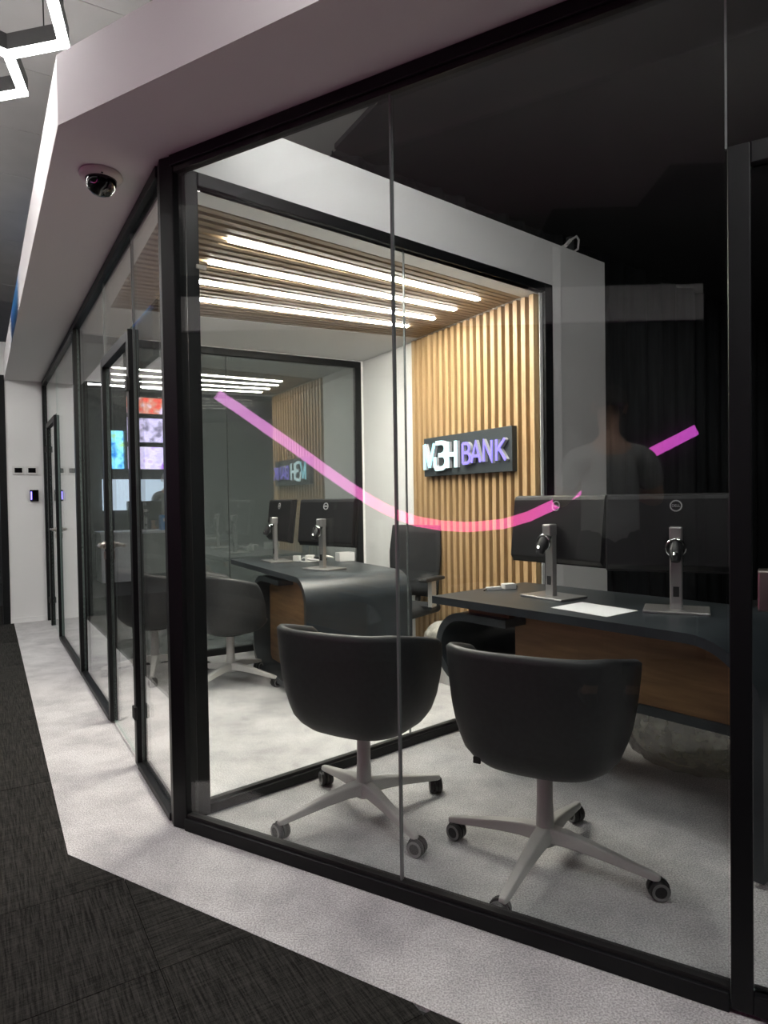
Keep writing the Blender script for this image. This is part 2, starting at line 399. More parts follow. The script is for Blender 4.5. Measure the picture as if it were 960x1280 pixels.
# right front
fr = struct(empty('window_1', (P.x, P.y, 0), rz(AR)), 'right glass front with black rails and one vertical glass joint')
bar(fr, 'top_rail', .05, 4.0, -.02, .035, 2.474, HS); bar(fr, 'top_rail_lip', .05, 4.0, -.008, .022, 2.455, 2.474, 'gasket', 0)
bar(fr, 'bottom_rail', .055, 1.875, -.02, .035, 0, .046); bar(fr, 'bottom_rail_lip', .055, 1.875, -.008, .022, .046, .058, 'gasket', 0)
pane(fr, .055, .971, .05, 2.46, .007); pane(fr, .976, 1.872, .05, 2.46, .007); pane(fr, 1.877, 4.0, 2.045, 2.46, .007)
bar(fr, 'joint_seal', .9705, .9765, .0, .014, .05, 2.46, 'seal', 0); bar(fr, 'joint_seal', 1.872, 1.877, .001, .013, 2.045, 2.46, 'seal', 0)
dr = struct(empty('door_1', (P.x, P.y, 0), rz(AR)), 'black framed glass door at the right end of the right glass front')
bar(dr, 'stile', 1.878, 1.925, -.02, .03, .012, 2.04); bar(dr, 'stile', 2.70, 2.745, -.02, .03, .012, 2.04)
bar(dr, 'top_rail', 1.925, 2.70, -.02, .03, 1.99, 2.04); bar(dr, 'bottom_rail', 1.925, 2.70, -.02, .03, .012, .06)
pane(dr, 1.925, 2.70, .06, 1.99, .005)
lk = MB().box(1.936, 2.0, -.022, .03, .965, 1.06).obj('lock_case', M['steel'], dr, .004); lk['label'] = 'satin steel lock case'
MB().tube([(1.97, -.02, 1.03), (1.97, -.06, 1.03), (2.09, -.065, 1.03)], .009).obj('lever_handle', M['steel'], dr)
# left front (local -y is inside)
lf = struct(empty('window_2', (P.x, P.y, 0), rz(AL)), 'left glass front running away down the corridor')
bar(lf, 'top_rail', .05, 5.3, -.035, .02, 2.47, HS)
bar(lf, 'bottom_rail', .05, .645, -.035, .02, 0, .03); bar(lf, 'bottom_rail', 1.45, 4.1, -.035, .02, 0, .03)
bar(lf, 'post', 2.60, 2.66, -.04, .022, 0, 2.47); bar(lf, 'post', 5.25, 5.3, -.035, .02, 0, 2.47)
pane(lf, .055, .642, .03, 2.47, -.007); pane(lf, .648, 1.442, 2.05, 2.47, -.007); pane(lf, 1.448, 2.60, .03, 2.47, -.007)
pane(lf, 2.66, 4.08, .03, 2.47, -.007); pane(lf, 4.085, 4.9, 2.05, 2.47, -.007); pane(lf, 4.905, 5.25, .03, 2.47, -.007)
bar(lf, 'joint_seal', .642, .648, -.013, -.001, .03, 2.47, 'seal', 0); bar(lf, 'joint_seal', 1.442, 1.448, -.013, -.001, .03, 2.47, 'seal', 0)
def left_door(name, x0, x1, hinge, label):
    d = struct(empty(name, (P.x, P.y, 0), rz(AL)), label)
    bar(d, 'stile', x0, x0 + .05, -.03, .02, .01, 2.035); bar(d, 'stile', x1 - .05, x1, -.03, .02, .01, 2.035)
    bar(d, 'top_rail', x0 + .05, x1 - .05, -.03, .02, 1.985, 2.035)
    pane(d, x0 + .05, x1 - .05, .015, 1.985, -.005)
    hx = x1 - .025 if hinge < 0 else x0 + .025
    sgn = -1 if hinge < 0 else 1
    MB().lathe([(.022, .02), (.022, .03), (.014, .032), (.014, .055)], 12, hx, 1.0, axis='y').obj('lever_rose', M['steel'], d)
    MB().tube([(hx, .05, 1.0), (hx + sgn * .02, .058, 1.0), (hx + sgn * .12, .058, 1.0)], .009).obj('lever_handle', M['steel'], d)
    MB().tube([(hx, -.05, 1.0), (hx + sgn * .12, -.055, 1.0)], .009).obj('lever_handle', M['steel'], d)
    MB().box(hx - .012, hx + .012, .018, .028, .92, .965).obj('key_cylinder', M['steel'], d, .002)
    hh = x0 if hinge < 0 else x1
    for z in (.26, 1.78): MB().box(hh - .015, hh + .035, .018, .032, z - .03, z + .03).obj('hinge', M['gasket'], d, .003)
    return d
left_door('door_2', .652, 1.44, -1, 'nearer black framed glass door in the left glass front')
left_door('door_3', 4.09, 4.895, 1, 'far black framed glass door near the end wall')
# inner partition seen through the right front (local +y is the lit room)
ip = struct(empty('window_3', (P.x, P.y, 0), rz(AI)), 'black framed inner glass partition between the lit and the dark room')
bar(ip, 'stile', .045, .135, .0, .05, 0, HS); bar(ip, 'stile', 2.335, 2.41, .0, .05, 0, HS)
bar(ip, 'top_rail', .135, 2.335, .0, .05, 2.463, HS); bar(ip, 'bottom_rail', .135, 2.335, .0, .05, 0, .04)
bar(ip, 'bottom_rail_lip', .135, 2.335, .012, .038, .04, .052, 'gasket', 0)
pane(ip, .135, 1.218, .045, 2.463, .025); pane(ip, 1.222, 2.335, .045, 2.463, .025)
bar(ip, 'joint_seal', 1.218, 1.222, .019, .031, .045, 2.463, 'seal', 0)
MB().box(.12, .16, -.008, .0, 2.14, 2.155).obj('patch_fitting', M['steel'], ip)
# white portal over and beside the partition
wp = MB(); PL = 2.985
wp.box(.03, PL, .002, .2, HS, HB); wp.box(2.41, PL, .002, .2, 0, HS)
struct(wp.obj('wall_middle', M['white'], loc=(P.x, P.y, 0), rz=rz(AI)), 'white plaster portal above and beside the inner partition')
# loose white cable on the portal top
q0 = P + D(AI) * 2.7
cb = MB().tube([(.0, .1, 0), (.01, .02, .03), (-.01, .0, .075), (-.05, -.01, .085), (-.09, -.0, .06), (-.13, .0, .02), (-.16, .02, .005)], .007).obj('white_cable', M['plug'], loc=(q0.x, q0.y, HB + .004), rz=rz(AI))
tag(cb, 'short loose white cable end sticking up from top of the white portal', 'cable')
MB().tube([(-.155, .0, .006), (-.105, -.002, .05)], .012).obj('connector', M['plug'], cb)

# ------------------------------------------------------------------ lit room: slat wall, ceiling, back glass
wr_len = (SI - CB).length
wr = struct(empty('wall_right', (CB.x, CB.y, 0), rz(AS)), 'right side wall of the lit room, clad with oak slats')
MB().box(-.05, wr_len - .02, .055, .17, 0, HT).obj('plaster', M['white'], wr)     # local +y is outside the room
s0 = (S0 - CB).length
MB().box(s0, s0 + 1.425, .03, .055, 0, 2.46).obj('slat_backing', M['slatback'], wr)
MB().box(s0 + 1.425, wr_len - .03, .0, .055, 0, 2.46).obj('plaster_return', M['white'], wr)
MB().box(-.04, s0, .0, .055, 0, 2.46).obj('plaster_return', M['white'], wr)
sl_me = MB().box(-.019, .019, -.018, .03, 0, 2.46).mesh('slat', M['slat'])
for i in range(19):
    o = from_mesh('slat', sl_me, wr); o.location = (s0 + .038 + .0741 * i, 0, 0)
# ceiling of the lit room
NLn, NLd = Vector((-.755, 2.762)), (Vector((1.015, 4.24)) - Vector((-.755, 2.762))).normalized()
FAn, FAd = Vector((-1.227, 4.431)), (Vector((.267, 5.131)) - Vector((-1.227, 4.431))).normalized()
LEn, LEd = Vector((-.986, 2.964)), (Vector((-1.613, 4.05)) - Vector((-.986, 2.964))).normalized()
RIn, RId = S0 - Vector((.866, .5)) * .02, D(AS)
qNL, qNR, qFL, qFR = isect(NLn, NLd, LEn, LEd), isect(NLn, NLd, RIn, RId), isect(FAn, FAd, LEn, LEd), isect(FAn, FAd, RIn, RId)
qNL = qNL.copy()
ro_c = struct(empty('ceiling', (0, 0, 0)), 'slatted oak ceiling of the lit room with white border')
OP = P + Vector((.0, .09)); OI = P + D(AI) * 2.40 + D(AI - 90) * .05; OB = BL + nL * .02
out = [P + D(AL) * .03 + nL * .03, SI + Vector((.02, .02)), CB + Vector((.02, .03)), BL + nL * .03]
inn = [qNL, qNR, qFR, qFL]
for i in range(4):
    a, b_, c_, d_ = out[i], out[(i + 1) % 4], inn[(i + 1) % 4], inn[i]
    MB().prism([tuple(v) for v in (a, b_, c_, d_)], 2.463, 2.52).obj('border', M['white'], ro_c)
MB().prism([tuple(v) for v in out], 2.525, HT).obj('roof_slab', M['white'], ro_c)
MB().prism([tuple(v) for v in inn], 2.518, 2.5249).obj('slat_backing', M['slatback'], ro_c)
NS = 25
def raft(f, t):
    a = qNL + (qFL - qNL) * f; b_ = qNR + (qFR - qNR) * f
    return a + (b_ - a) * t
def long_box(a, b_, hw, z0, z1):
    d = (b_ - a).normalized(); n = Vector((-d.y, d.x)) * hw
    return [tuple(v) for v in (a + n, b_ + n, b_ - n, a - n)], z0, z1
for i in range(NS):
    a, b_ = raft((i + .5) / NS, 0), raft((i + .5) / NS, 1)
    mid = (a + b_) / 2; d = b_ - a
    L = d.length / 2
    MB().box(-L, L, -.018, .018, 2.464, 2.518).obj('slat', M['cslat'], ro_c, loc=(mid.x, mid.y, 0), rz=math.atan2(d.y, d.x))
def nearest_gap(a):
    best = min(range(1, NS), key=lambda g: abs(((raft(g / NS, 1) - raft(g / NS, 0)).normalized().x * (a - raft(g / NS, 0)).y - (raft(g / NS, 1) - raft(g / NS, 0)).normalized().y * (a - raft(g / NS, 0)).x)))
    return best
lts = [((-.718, 3.16), (.606, 4.15)), ((-.859, 3.405), (.49, 4.356)), ((-1.09, 3.69), (.336, 4.623)), ((-1.25, 3.95), (.192, 4.766))]
llab = ['light line in the slatted ceiling nearest to the inner partition', 'second light line in the slatted ceiling, counted from the inner partition',
        'third light line in the slatted ceiling, counted from the inner partition', 'light line in the slatted ceiling nearest to the back glass']
for (a, b_), lb in zip(lts, llab):
    a, b_ = Vector(a), Vector(b_); g = nearest_gap((a + b_) / 2)
    r0, r1 = raft(g / NS, 0), raft(g / NS, 1); d = (r1 - r0).normalized()
    t0, t1 = (a - r0).dot(d), (b_ - r0).dot(d)
    A_, B_ = r0 + d * t0, r0 + d * t1; mid = (A_ + B_) / 2; L = (B_ - A_).length / 2
    t = thing('linear_light', lb, 'lamp', (mid.x, mid.y, 2.463), math.atan2(d.y, d.x), 'light lines in the slatted ceiling')
    MB().box(-L, L, -.0165, .0165, -.006, .012).obj('diffuser', M['strip'], t)
    MB().box(-L - .004, L + .004, -.018, .018, .012, .05).obj('housing', M['alu'], t)
# back glass (local +y is behind it)
bw_len = (CB - BL).length
gw = bw_len - .02
bg = struct(empty('window_4', (BL.x, BL.y, 0), rz(AB)), 'dark mirroring glass wall at the back of the lit room')
bar(bg, 'top_rail', .02, gw, .0, .05, 2.40, 2.455); bar(bg, 'stile', gw - .06, gw, .0, .05, 0, 2.40); bar(bg, 'stile', .02, .06, .0, .05, 0, 2.40)
bar(bg, 'bottom_rail', .06, gw - .06, .0, .05, 0, .05)
pane(bg, .06, 1.10, .05, 2.40, .02, m='pane_back'); pane(bg, 1.104, gw - .06, .05, 2.40, .02, m='pane_back')
bar(bg, 'joint_seal', 1.10, 1.104, .014, .026, .05, 2.40, 'gasket', 0)
struct(MB().box(0, bw_len + .1, .003, .15, 2.455, HT).box(gw, bw_len + .1, .003, .15, 0, 2.455).obj('wall_back', M['white'], loc=(BL.x, BL.y, 0), rz=rz(AB)), 'white strip of wall around the back glass')
# unlit room behind the back glass
c3 = CB + D(-29) * 2.9
struct(MB().box(0, 2.9, -.1, 0, 0, HT).obj('wall_far_right', M['white'], loc=(CB.x + .14, CB.y + .1, 0), rz=rz(-29)), 'white side wall of the unlit room behind the back glass')
struct(MB().prism([tuple(v) for v in (BL + nL * .03 + D(AL) * .15, CB + D(60) * .1 + D(-30) * .16, EW + nL * 3.1, EW + nL * .03)], 2.47, HT).obj('ceiling', M['white']), 'plain ceiling of the unlit room')

lq = BL + D(AB) * 1.1 + D(AB - 90) * .16  # hidden lamp added to brighten the room behind the back glass
t = thing('linear_light', 'added hidden light line behind the back glass head, brightening the room behind', 'lamp', (lq.x, lq.y, 2.445), rz(AB))
MB().box(-.7, .7, -.02, .02, 0, .02).obj('diffuser', M['dim'], t); MB().box(-.7, .7, -.022, .022, .0201, .025).obj('housing', M['alu'], t)

# ------------------------------------------------------------------ end wall of the corridor
we = struct(empty('wall_end', (EW.x, EW.y, 0), rz(AL + 90)), 'white end wall of the corridor')
MB().box(-.36, 3.3, .0, .12, 0, 2.9).obj('plaster', M['white'], we)
MB().box(-3.2, -.36, .0, .12, 2.56, 2.9).obj('header', M['white'], we)
MB().box(-.36, .03, -.012, .0, 0, .05).obj('skirting', M['white'], we)
MB().box(-.425, -.36, -.01, .12, 0, 2.56).obj('jamb', M['black'], we)
def end_item(name, label, cat, x, z, wdt, hgt, m, inner, im, dep=.015):
    t = thing(name, label, cat, tuple((EW + D(AL + 90) * x).to_3d() + Vector((0, 0, z))), rz(AL + 90))
    MB().box(-wdt / 2, wdt / 2, -dep, 0, -hgt / 2, hgt / 2).obj('housing', M[m], t, .003)
    MB().box(-inner[0] / 2 + inner[2], inner[0] / 2 + inner[2], -dep - .003, -dep, -inner[1] / 2, inner[1] / 2).obj('display', im, t)
    return t
end_item('thermostat', 'left one of the two white room controllers on the end wall', 'thermostat', -.255, 1.585, .105, .09, 'plug', (.07, .05, 0), M['scr'])
end_item('thermostat', 'right one of the two white room controllers on the end wall', 'thermostat', -.13, 1.585, .105, .09, 'plug', (.07, .05, 0), M['scr'])
end_item('card_reader', 'small black card reader with violet light strip on the end wall', 'card reader', -.115, 1.32, .08, .12, 'scr', (.012, .085, -.028), emis('reader_light', (.25, .2, 1), 3), .03)

# ------------------------------------------------------------------ dark hall around the unlit rooms
cu = Vector((-.255, 3.902))
def drape(L, z0, z1, n):
    m_ = MB(); vs = []; fs = []
    for i in range(n + 1):
        x = L * i / n; ph = i * 2 * PI / 9.0
        y = .035 * sin(ph) + .02 * sin(ph * .37 + 1)
        for (yy, z) in ((y, z0), (y, z1), (y + .012, z0), (y + .012, z1)): vs.append((x, yy, z))
    for i in range(n):
        a = i * 4; b_ = a + 4
        fs += [(a, b_, b_ + 1, a + 1), (a + 2, a + 3, b_ + 3, b_ + 2), (a, a + 2, b_ + 2, b_), (a + 1, b_ + 1, b_ + 3, a + 3)]
    m_.add(vs, fs, 0, True); return m_
tag(drape(2.2, 2.80, 3.27, 90).obj('black_drape', M['curtain'], loc=(cu.x, cu.y, 0), rz=rz(50.2)), 'black drape above the white portal, left of the grey pole', 'curtain')
c2_ = cu + D(50.2) * 2.26
tag(drape(7.5, 0, 3.27, 220).obj('black_drape', M['curtain'], loc=(c2_.x, c2_.y, 0), rz=rz(50.2)), 'long black drape hanging behind the dark desk, right of the grey pole', 'curtain')
pp = cu + D(50.2) * 2.235 + D(140) * .06
tag(MB().lathe([(.03, 0), (.03, 3.27)], 14).obj('grey_pole', M['strut'], loc=(pp.x, pp.y, 0)), 'thin grey upright pole in front of the black drapes', 'pole')
struct(MB().box(-11, 8, 13.9, 14, 0, 3.4).box(7.9, 8, -8, 14, 0, 3.4).box(-11, 8, -8, -7.9, 0, 3.4).box(-11, -10.9, -8, 14, 0, 3.4).obj('wall_outer', M['darkgrey']), 'dark outer walls of the hall')

# ------------------------------------------------------------------ glass box across the corridor (seen mirrored in the right front)
op = struct(empty('wall_opposite', (OPP.x, OPP.y, 0), rz(AO)), 'dark front with a white fascia across the corridor')
MB().box(-7.0, 2.36, -.6, .0, HS, HB).obj('fascia', M['soffit'], op)
MB().box(-7.0, 2.36, -.64, -.04, 0, HS).obj('dark_front', M['dark'], op)
MB().box(2.31, 2.36, -.04, .0, 0, HS).obj('end_post', M['black'], op)
sw = [(-1.248, 2.037), (-1.069, 1.914), (-.831, 1.742), (-.652, 1.613), (-.474, 1.478), (-.296, 1.349), (-.118, 1.227), (0, 1.159), (.119, 1.103), (.238, 1.06), (.416, 1.027),
      (.595, 1.013), (.713, 1.017), (.891, 1.033), (1.069, 1.084), (1.247, 1.164), (1.412, 1.256), (1.659, 1.382), (1.894, 1.502), (2.127, 1.616), (2.305, 1.706)]
swm = gradient_mat('neon_pink', [(0, (.62, .22, .60)), (.28, (.80, .22, .62)), (.36, (1.0, .06, .30)), (.55, (1.0, .09, .28)), (.72, (.85, .10, .50)), (1, (.55, .07, .52))], SWOOSH_POWER, 0, -1.248, 2.305)
nm = MB(); nv = []; nf = []
for i, (x, z) in enumerate(sw):
    a = sw[max(i - 1, 0)]; b_ = sw[min(i + 1, len(sw) - 1)]; l = math.hypot(b_[0] - a[0], b_[1] - a[1]); tx, tz = (b_[0] - a[0]) / l, (b_[1] - a[1]) / l
    for s_ in (1, -1):
        for y in (-.012, .004): nv.append((x - tz * .038 * s_, y, z + tx * .038 * s_))
for i in range(len(sw) - 1):
    a = i * 4; b_ = a + 4
    nf += [(a, a + 1, b_ + 1, b_), (a + 1, a + 3, b_ + 3, b_ + 1), (a + 3, a + 2, b_ + 2, b_ + 3), (a + 2, a, b_, b_ + 2)]
nf += [(0, 2, 3, 1), (len(nv) - 4, len(nv) - 3, len(nv) - 1, len(nv) - 2)]
nm.add(nv, nf)
nt_ = thing('neon_swoosh', 'long pink and violet neon curve glowing on the dark opposite front', 'neon light', (OPP.x, OPP.y, 0), rz(AO))
nm.obj('light_line', swm, nt_)
for x, z in sw[1::5]: MB().box(x - .01, x + .01, -.04, -.012, z - .02, z + .02).obj('bracket', M['black'], nt_)

# ------------------------------------------------------------------ hexagon pendant lamp
def hexagon_lamp(V1, label, em='hexl'):
    sd = .252
    t = thing('hexagon_pendant_lamp', label, 'lamp', (V1.x, V1.y, 3.0), 0, 'honeycomb pendant lamps')
    def hexpts(a, d0): 
        pts = [a]
        for i in range(5): pts.append(pts[-1] + D(d0 - 60 * i) * sd)
        return pts
    A = hexpts(V1, -77)                       # V1 V2 V3 V4 V5 V0
    B = hexpts(A[1], -17)                     # V2 W1 W2 ...
    Cx = hexpts(A[2], -137 + 60)
    for hx in (A, B, Cx):
        c = sum(hx, Vector((0, 0))) / 6
        o_ = [c + (p - c) * ((p - c).length + .021) / (p - c).length for p in hx]; i_ = [c + (p - c) * ((p - c).length - .021) / (p - c).length for p in hx]
        def ring(z0, z1):
            m_ = MB()
            for i in range(6):
                j = (i + 1) % 6
                m_.prism([tuple(p - V1) for p in (o_[i], o_[j], i_[j], i_[i])], z0, z1)
            return m_
        h = ring(.012, .075).obj('hexagon_profile', M['alu'], t)
        ring(0, .0119).obj('diffuser', M[em], h)
    for p in (A[0], A[2], A[4], B[2], B[4], Cx[3], A[1] * .35 + A[0] * .65):
        q = p - V1; MB().tube([(q.x, q.y, .07), (q.x, q.y, .3)], .0025, 5).obj('suspension_wire', M['gasket'], t)
    return t
hexagon_lamp(Vector((-1.204, 2.594)), 'glowing honeycomb pendant lamp at the upper left corner of the photo')
hexagon_lamp(Vector((.68, 1.90)), 'honeycomb pendant lamp hidden above the soffit of the right front', 'hexf')
hexagon_lamp(Vector((-4.2, 5.0)), 'added honeycomb pendant lamp, unseen left of the frame, lighting the far corridor', 'hexf')  # unseen lamp added to light the end wall and back room
hexagon_lamp(Vector((1.25, .0)), 'added honeycomb fill lamp, unseen behind the viewpoint, towards the right', 'hexg')  # unseen fill added for the right fascia and floor
def lamp_bar(name, label, loc, rz_, L):
    t = thing(name, label, 'lamp', loc, rz_)
    MB().box(-L / 2, L / 2, -.03, .03, 0, .06).obj('housing', M['alu'], t); MB().box(-L / 2, L / 2, -.026, .026, -.01, 0).obj('diffuser', M['hexl'], t)
    for s_ in (-1, 1): MB().tube([(s_ * L * .4, 0, .06), (s_ * L * .4, 0, .3)], .003, 5).obj('suspension_wire', M['gasket'], t)
    return t

t = thing('added_linear_pendant', 'added linear pendant, unseen left of the frame, brightening the corridor ceiling', 'lamp', (-3.3, 3.3, 2.86), rz(AL))  # out-of-view lamp added so the corridor ceiling gets brighter
MB().box(-1.2, 1.2, -.04, .04, 0, .06).obj('housing', M['alu'], t); MB().box(-1.18, 1.18, -.035, .035, .0601, .066).obj('up_diffuser', M['upl'], t)
MB().box(-1.18, 1.18, -.02, .02, -.006, -.0001).obj('diffuser', M['dim'], t)
for s_ in (-1, 1): MB().tube([(s_, 0, .06), (s_, 0, .44)], .003, 5).obj('suspension_wire', M['gasket'], t)

# ------------------------------------------------------------------ hanging display beside the fascia
ds = P + D(AL) * 3.0 - nL * .485
dt = thing('hanging_display', 'dark flat display hung edge-on beside the white fascia, at left edge', 'display', (ds.x, ds.y, 2.3), rz(AL))
MB().box(-.55, .55, .0, .05, 0, .68).obj('housing', M['mon'], dt, .004)
MB().box(-.53, .53, -.004, .0, .36, .66).obj('screen', screen_mat('display_blue', (.02, .05, .6), (.1, .5, 1), (.01, .01, .2), .7, 4), dt)
for s_ in (-.3, .3): MB().tube([(s_, .025, .68), (s_, .025, 1.0)], .012).obj('hanger', M['black'], dt)

# ------------------------------------------------------------------ dome camera
dc = thing('dome_camera', 'small dome security camera under the soffit near the corner', 'camera', (-1.078, 2.605, HS))
MB().lathe([(.03, 0), (.076, -.001), (.08, -.012), (.074, -.022), (.058, -.026)], 28).obj('mounting_ring', M['domew'], dc)
MB().lathe([(.058, -.022), (.057, -.04), (.049, -.062), (.033, -.078), (.012, -.085), (.001, -.086)], 28).obj('dome', M['domeb'], dc)
MB().lathe([(.004, -.0245), (.004, -.027)], 8, .03, -.062).obj('screw', M['gasket'], dc)

# ------------------------------------------------------------------ sign
sg0 = S0 + D(AS) * .235
sign = thing('wall_sign', 'dark sign board with glowing MBH BANK letters on the slat wall', 'sign', (sg0.x - .866 * .045, sg0.y - .5 * .045, 1.395), rz(AS))
SWD, SHT = .995, .285
MB().box(0, SWD, -.012, .03, 0, SHT).obj('board', M['board'], sign, .002)
def strokes(paths, wdt, y0, y1):
    m_ = MB()
    for pts in paths:
        pts = [Vector(p) for p in pts]; n = len(pts); Lf = []; Rt = []
        for i in range(n):
            if i == 0: d = (pts[1] - pts[0]).normalized(); nn = Vector((-d.y, d.x)); k_ = 1
            elif i == n - 1: d = (pts[-1] - pts[-2]).normalized(); nn = Vector((-d.y, d.x)); k_ = 1
            else:
                d1 = (pts[i] - pts[i - 1]).normalized(); d2 = (pts[i + 1] - pts[i]).normalized()
                n1, n2 = Vector((-d1.y, d1.x)), Vector((-d2.y, d2.x)); nn = (n1 + n2)
                nn = nn.normalized() if nn.length > 1e-3 else n1; k_ = min(1 / max(nn.dot(n1), .35), 1.6)
            Lf.append(pts[i] + nn * wdt / 2 * k_); Rt.append(pts[i] - nn * wdt / 2 * k_)
        vs = []
        for a, b_ in zip(Lf, Rt): vs += [(a.x, y0, a.y), (b_.x, y0, b_.y), (a.x, y1, a.y), (b_.x, y1, b_.y)]
        fs = []
        for i in range(n - 1):
            a = i * 4; b_ = a + 4; fs += [(a, a + 1, b_ + 1, b_), (a + 2, b_ + 2, b_ + 3, a + 3), (a, b_, b_ + 2, a + 2), (a + 1, a + 3, b_ + 3, b_ + 1)]
        fs += [(0, 2, 3, 1), (len(vs) - 4, len(vs) - 3, len(vs) - 1, len(vs) - 2)]
        m_.add(vs, fs)
    return m_
def arc(cx, cz, rx, rz_, a0, a1, n=8): return [(cx + rx * cos(rad(a0 + (a1 - a0) * i / n)), cz + rz_ * sin(rad(a0 + (a1 - a0) * i / n))) for i in range(n + 1)]
H1 = .185; zb = .05
GL = {
    'M': (0, [[(0, 0), (0, 1)], [(0, 1), (.4, .08)], [(.4, .08), (.78, 1)]], .6),
    'B': (.62, [[(-.02, 1)] + arc(.42, .76, .34, .24, 90, -90) + [(.2, .52)], arc(.42, .27, .38, .27, 85, -90) + [(.0, 0), (-.12, .12), (-.12, .46)]], 1),
    'H': (1.36, [[(0, 0), (0, 1)], [(.62, 0), (.62, 1)], [(0, .5), (.62, .5)]], 1)}
cyan = emis('letter_cyan_light', (.42, .88, 1.0), 1.9); cyw = emis('letter_white_light', (.72, .95, 1.0), 1.7)
vio = emis('letter_violet_light', (.30, .24, 1.0), 1.25); ret = mat('letter_return_silver', (.5, .5, .54), .4)
for ch, xo, ws, wd, mt in (('M', .032, .155, .028, cyan), ('B', .165, .145, .030, cyw), ('H', .275, .145, .030, cyw)):
    ps = [[(.047 + (xo - .032 + p[0] * ws) * 1.065, zb + p[1] * H1) for p in pts] for pts in GL[ch][1]]
    if ch == 'B': ps = [[(x + .01, z) for x, z in q] for q in ps]
    if ch == 'H': ps = [[(x + .035, z) for x, z in q] for q in ps]
    o = strokes(ps, wd, -.042, -.036).obj('letter', mt, sign); strokes(ps, wd, -.036, -.012).obj('letter_return', ret, o)
H2 = .135; zb2 = .072
GB = {'B': [[(0, 0), (0, 1)], [(0, 1)] + arc(.3, .76, .24, .24, 90, -90) + [(0, .52)], [(.3, .52)] + arc(.32, .26, .28, .26, 85, -90) + [(0, 0)]],
      'A': [[(0, 0), (.36, 1), (.72, 0)], [(.14, .32), (.58, .32)]],
      'N': [[(0, 0), (0, 1), (.6, 0), (.6, 1)]], 'K': [[(0, 0), (0, 1)], [(.6, 1), (.04, .45)], [(.18, .58), (.66, 0)]]}
for ch, xo in (('B', .475), ('A', .565), ('N', .69), ('K', .81)):
    ps = [[(.047 + (xo - .032 + p[0] * .125) * 1.065, zb2 + p[1] * H2) for p in pts] for pts in GB[ch]]
    o = strokes(ps, .019, -.042, -.036).obj('letter', vio, sign); strokes(ps, .019, -.036, -.012).obj('letter_return', ret, o)

# ------------------------------------------------------------------ desks
def ribbon(path, th, y0, y1, mi=0):
    # sheet of thickness th along a path in (x, z); extruded from y0 to y1
    pts = [Vector(p) for p in path]; n = len(pts); A_ = []; B_ = []
    for i in range(n):
        d = (pts[min(i + 1, n - 1)] - pts[max(i - 1, 0)]).normalized(); nn = Vector((-d.y, d.x))
        A_.append(pts[i]); B_.append(pts[i] + nn * th)
    m_ = MB(); vs = []
    for a, b_ in zip(A_, B_): vs += [(a.x, y0, a.y), (b_.x, y0, b_.y), (a.x, y1, a.y), (b_.x, y1, b_.y)]
    fl_ = []; sd_ = []
    for i in range(n - 1):
        a = i * 4; b_ = a + 4; fl_ += [(a, a + 2, b_ + 2, b_), (a + 1, b_ + 1, b_ + 3, a + 3)]; sd_ += [(a, b_, b_ + 1, a + 1), (a + 2, a + 3, b_ + 3, b_ + 2)]
    m_.add(vs, fl_, mi, True); m_.add(vs, sd_ + [(0, 1, 3, 2), (len(vs) - 4, len(vs) - 2, len(vs) - 1, len(vs) - 3)], mi)
    return m_
def arcp(cx, cz, r, a0, a1, n=10): return [(cx + r * cos(rad(a0 + (a1 - a0) * i / n)), cz + r * sin(rad(a0 + (a1 - a0) * i / n))) for i in range(n + 1)]
ZT = .77; TH = .035; DW = .70
# front dark desk: local x runs from the free end to the fold, local y from the visitors' edge to the staff edge
fd = thing('reception_desk', 'anthracite folded-sheet desk with walnut inset in the dark front room', 'desk', (.222, 3.153, 0), rz(140.0))
LEN = 1.46; R_ = .24
path = [(0, ZT)] + [(.3 * i, ZT) for i in range(1, 4)] + [(LEN - R_, ZT)] + arcp(LEN - R_, ZT - R_, R_, 90, 0, 12)[1:] + [(LEN, .02)]
ribbon(path, -TH, 0, DW).obj('folded_top', M['desk'], fd)
cur = [(.42, .668)] + arcp(.16, .535, .133, 90, 270, 16) + [(.42, .402)]
ribbon(cur, -TH, .03, DW - .03).obj('curled_pedestal', M['desk'], fd)
MB().box(.16, .40, .08, DW - .1, .668, ZT - TH).obj('walnut_spacer', M['panel'], fd)
MB().box(.36, LEN - .17, .17, .195, .438, ZT - TH).box(LEN - .17, LEN - TH, .17, .195, .438, .60).obj('walnut_inset', M['panel'], fd)
MB().box(.4205, LEN - TH, .16, .205, .402, .4375).obj('lower_rail', M['desk'], fd)
MB().box(.36, .415, .30, .62, 0, .40).obj('support_leg', M['desk'], fd)
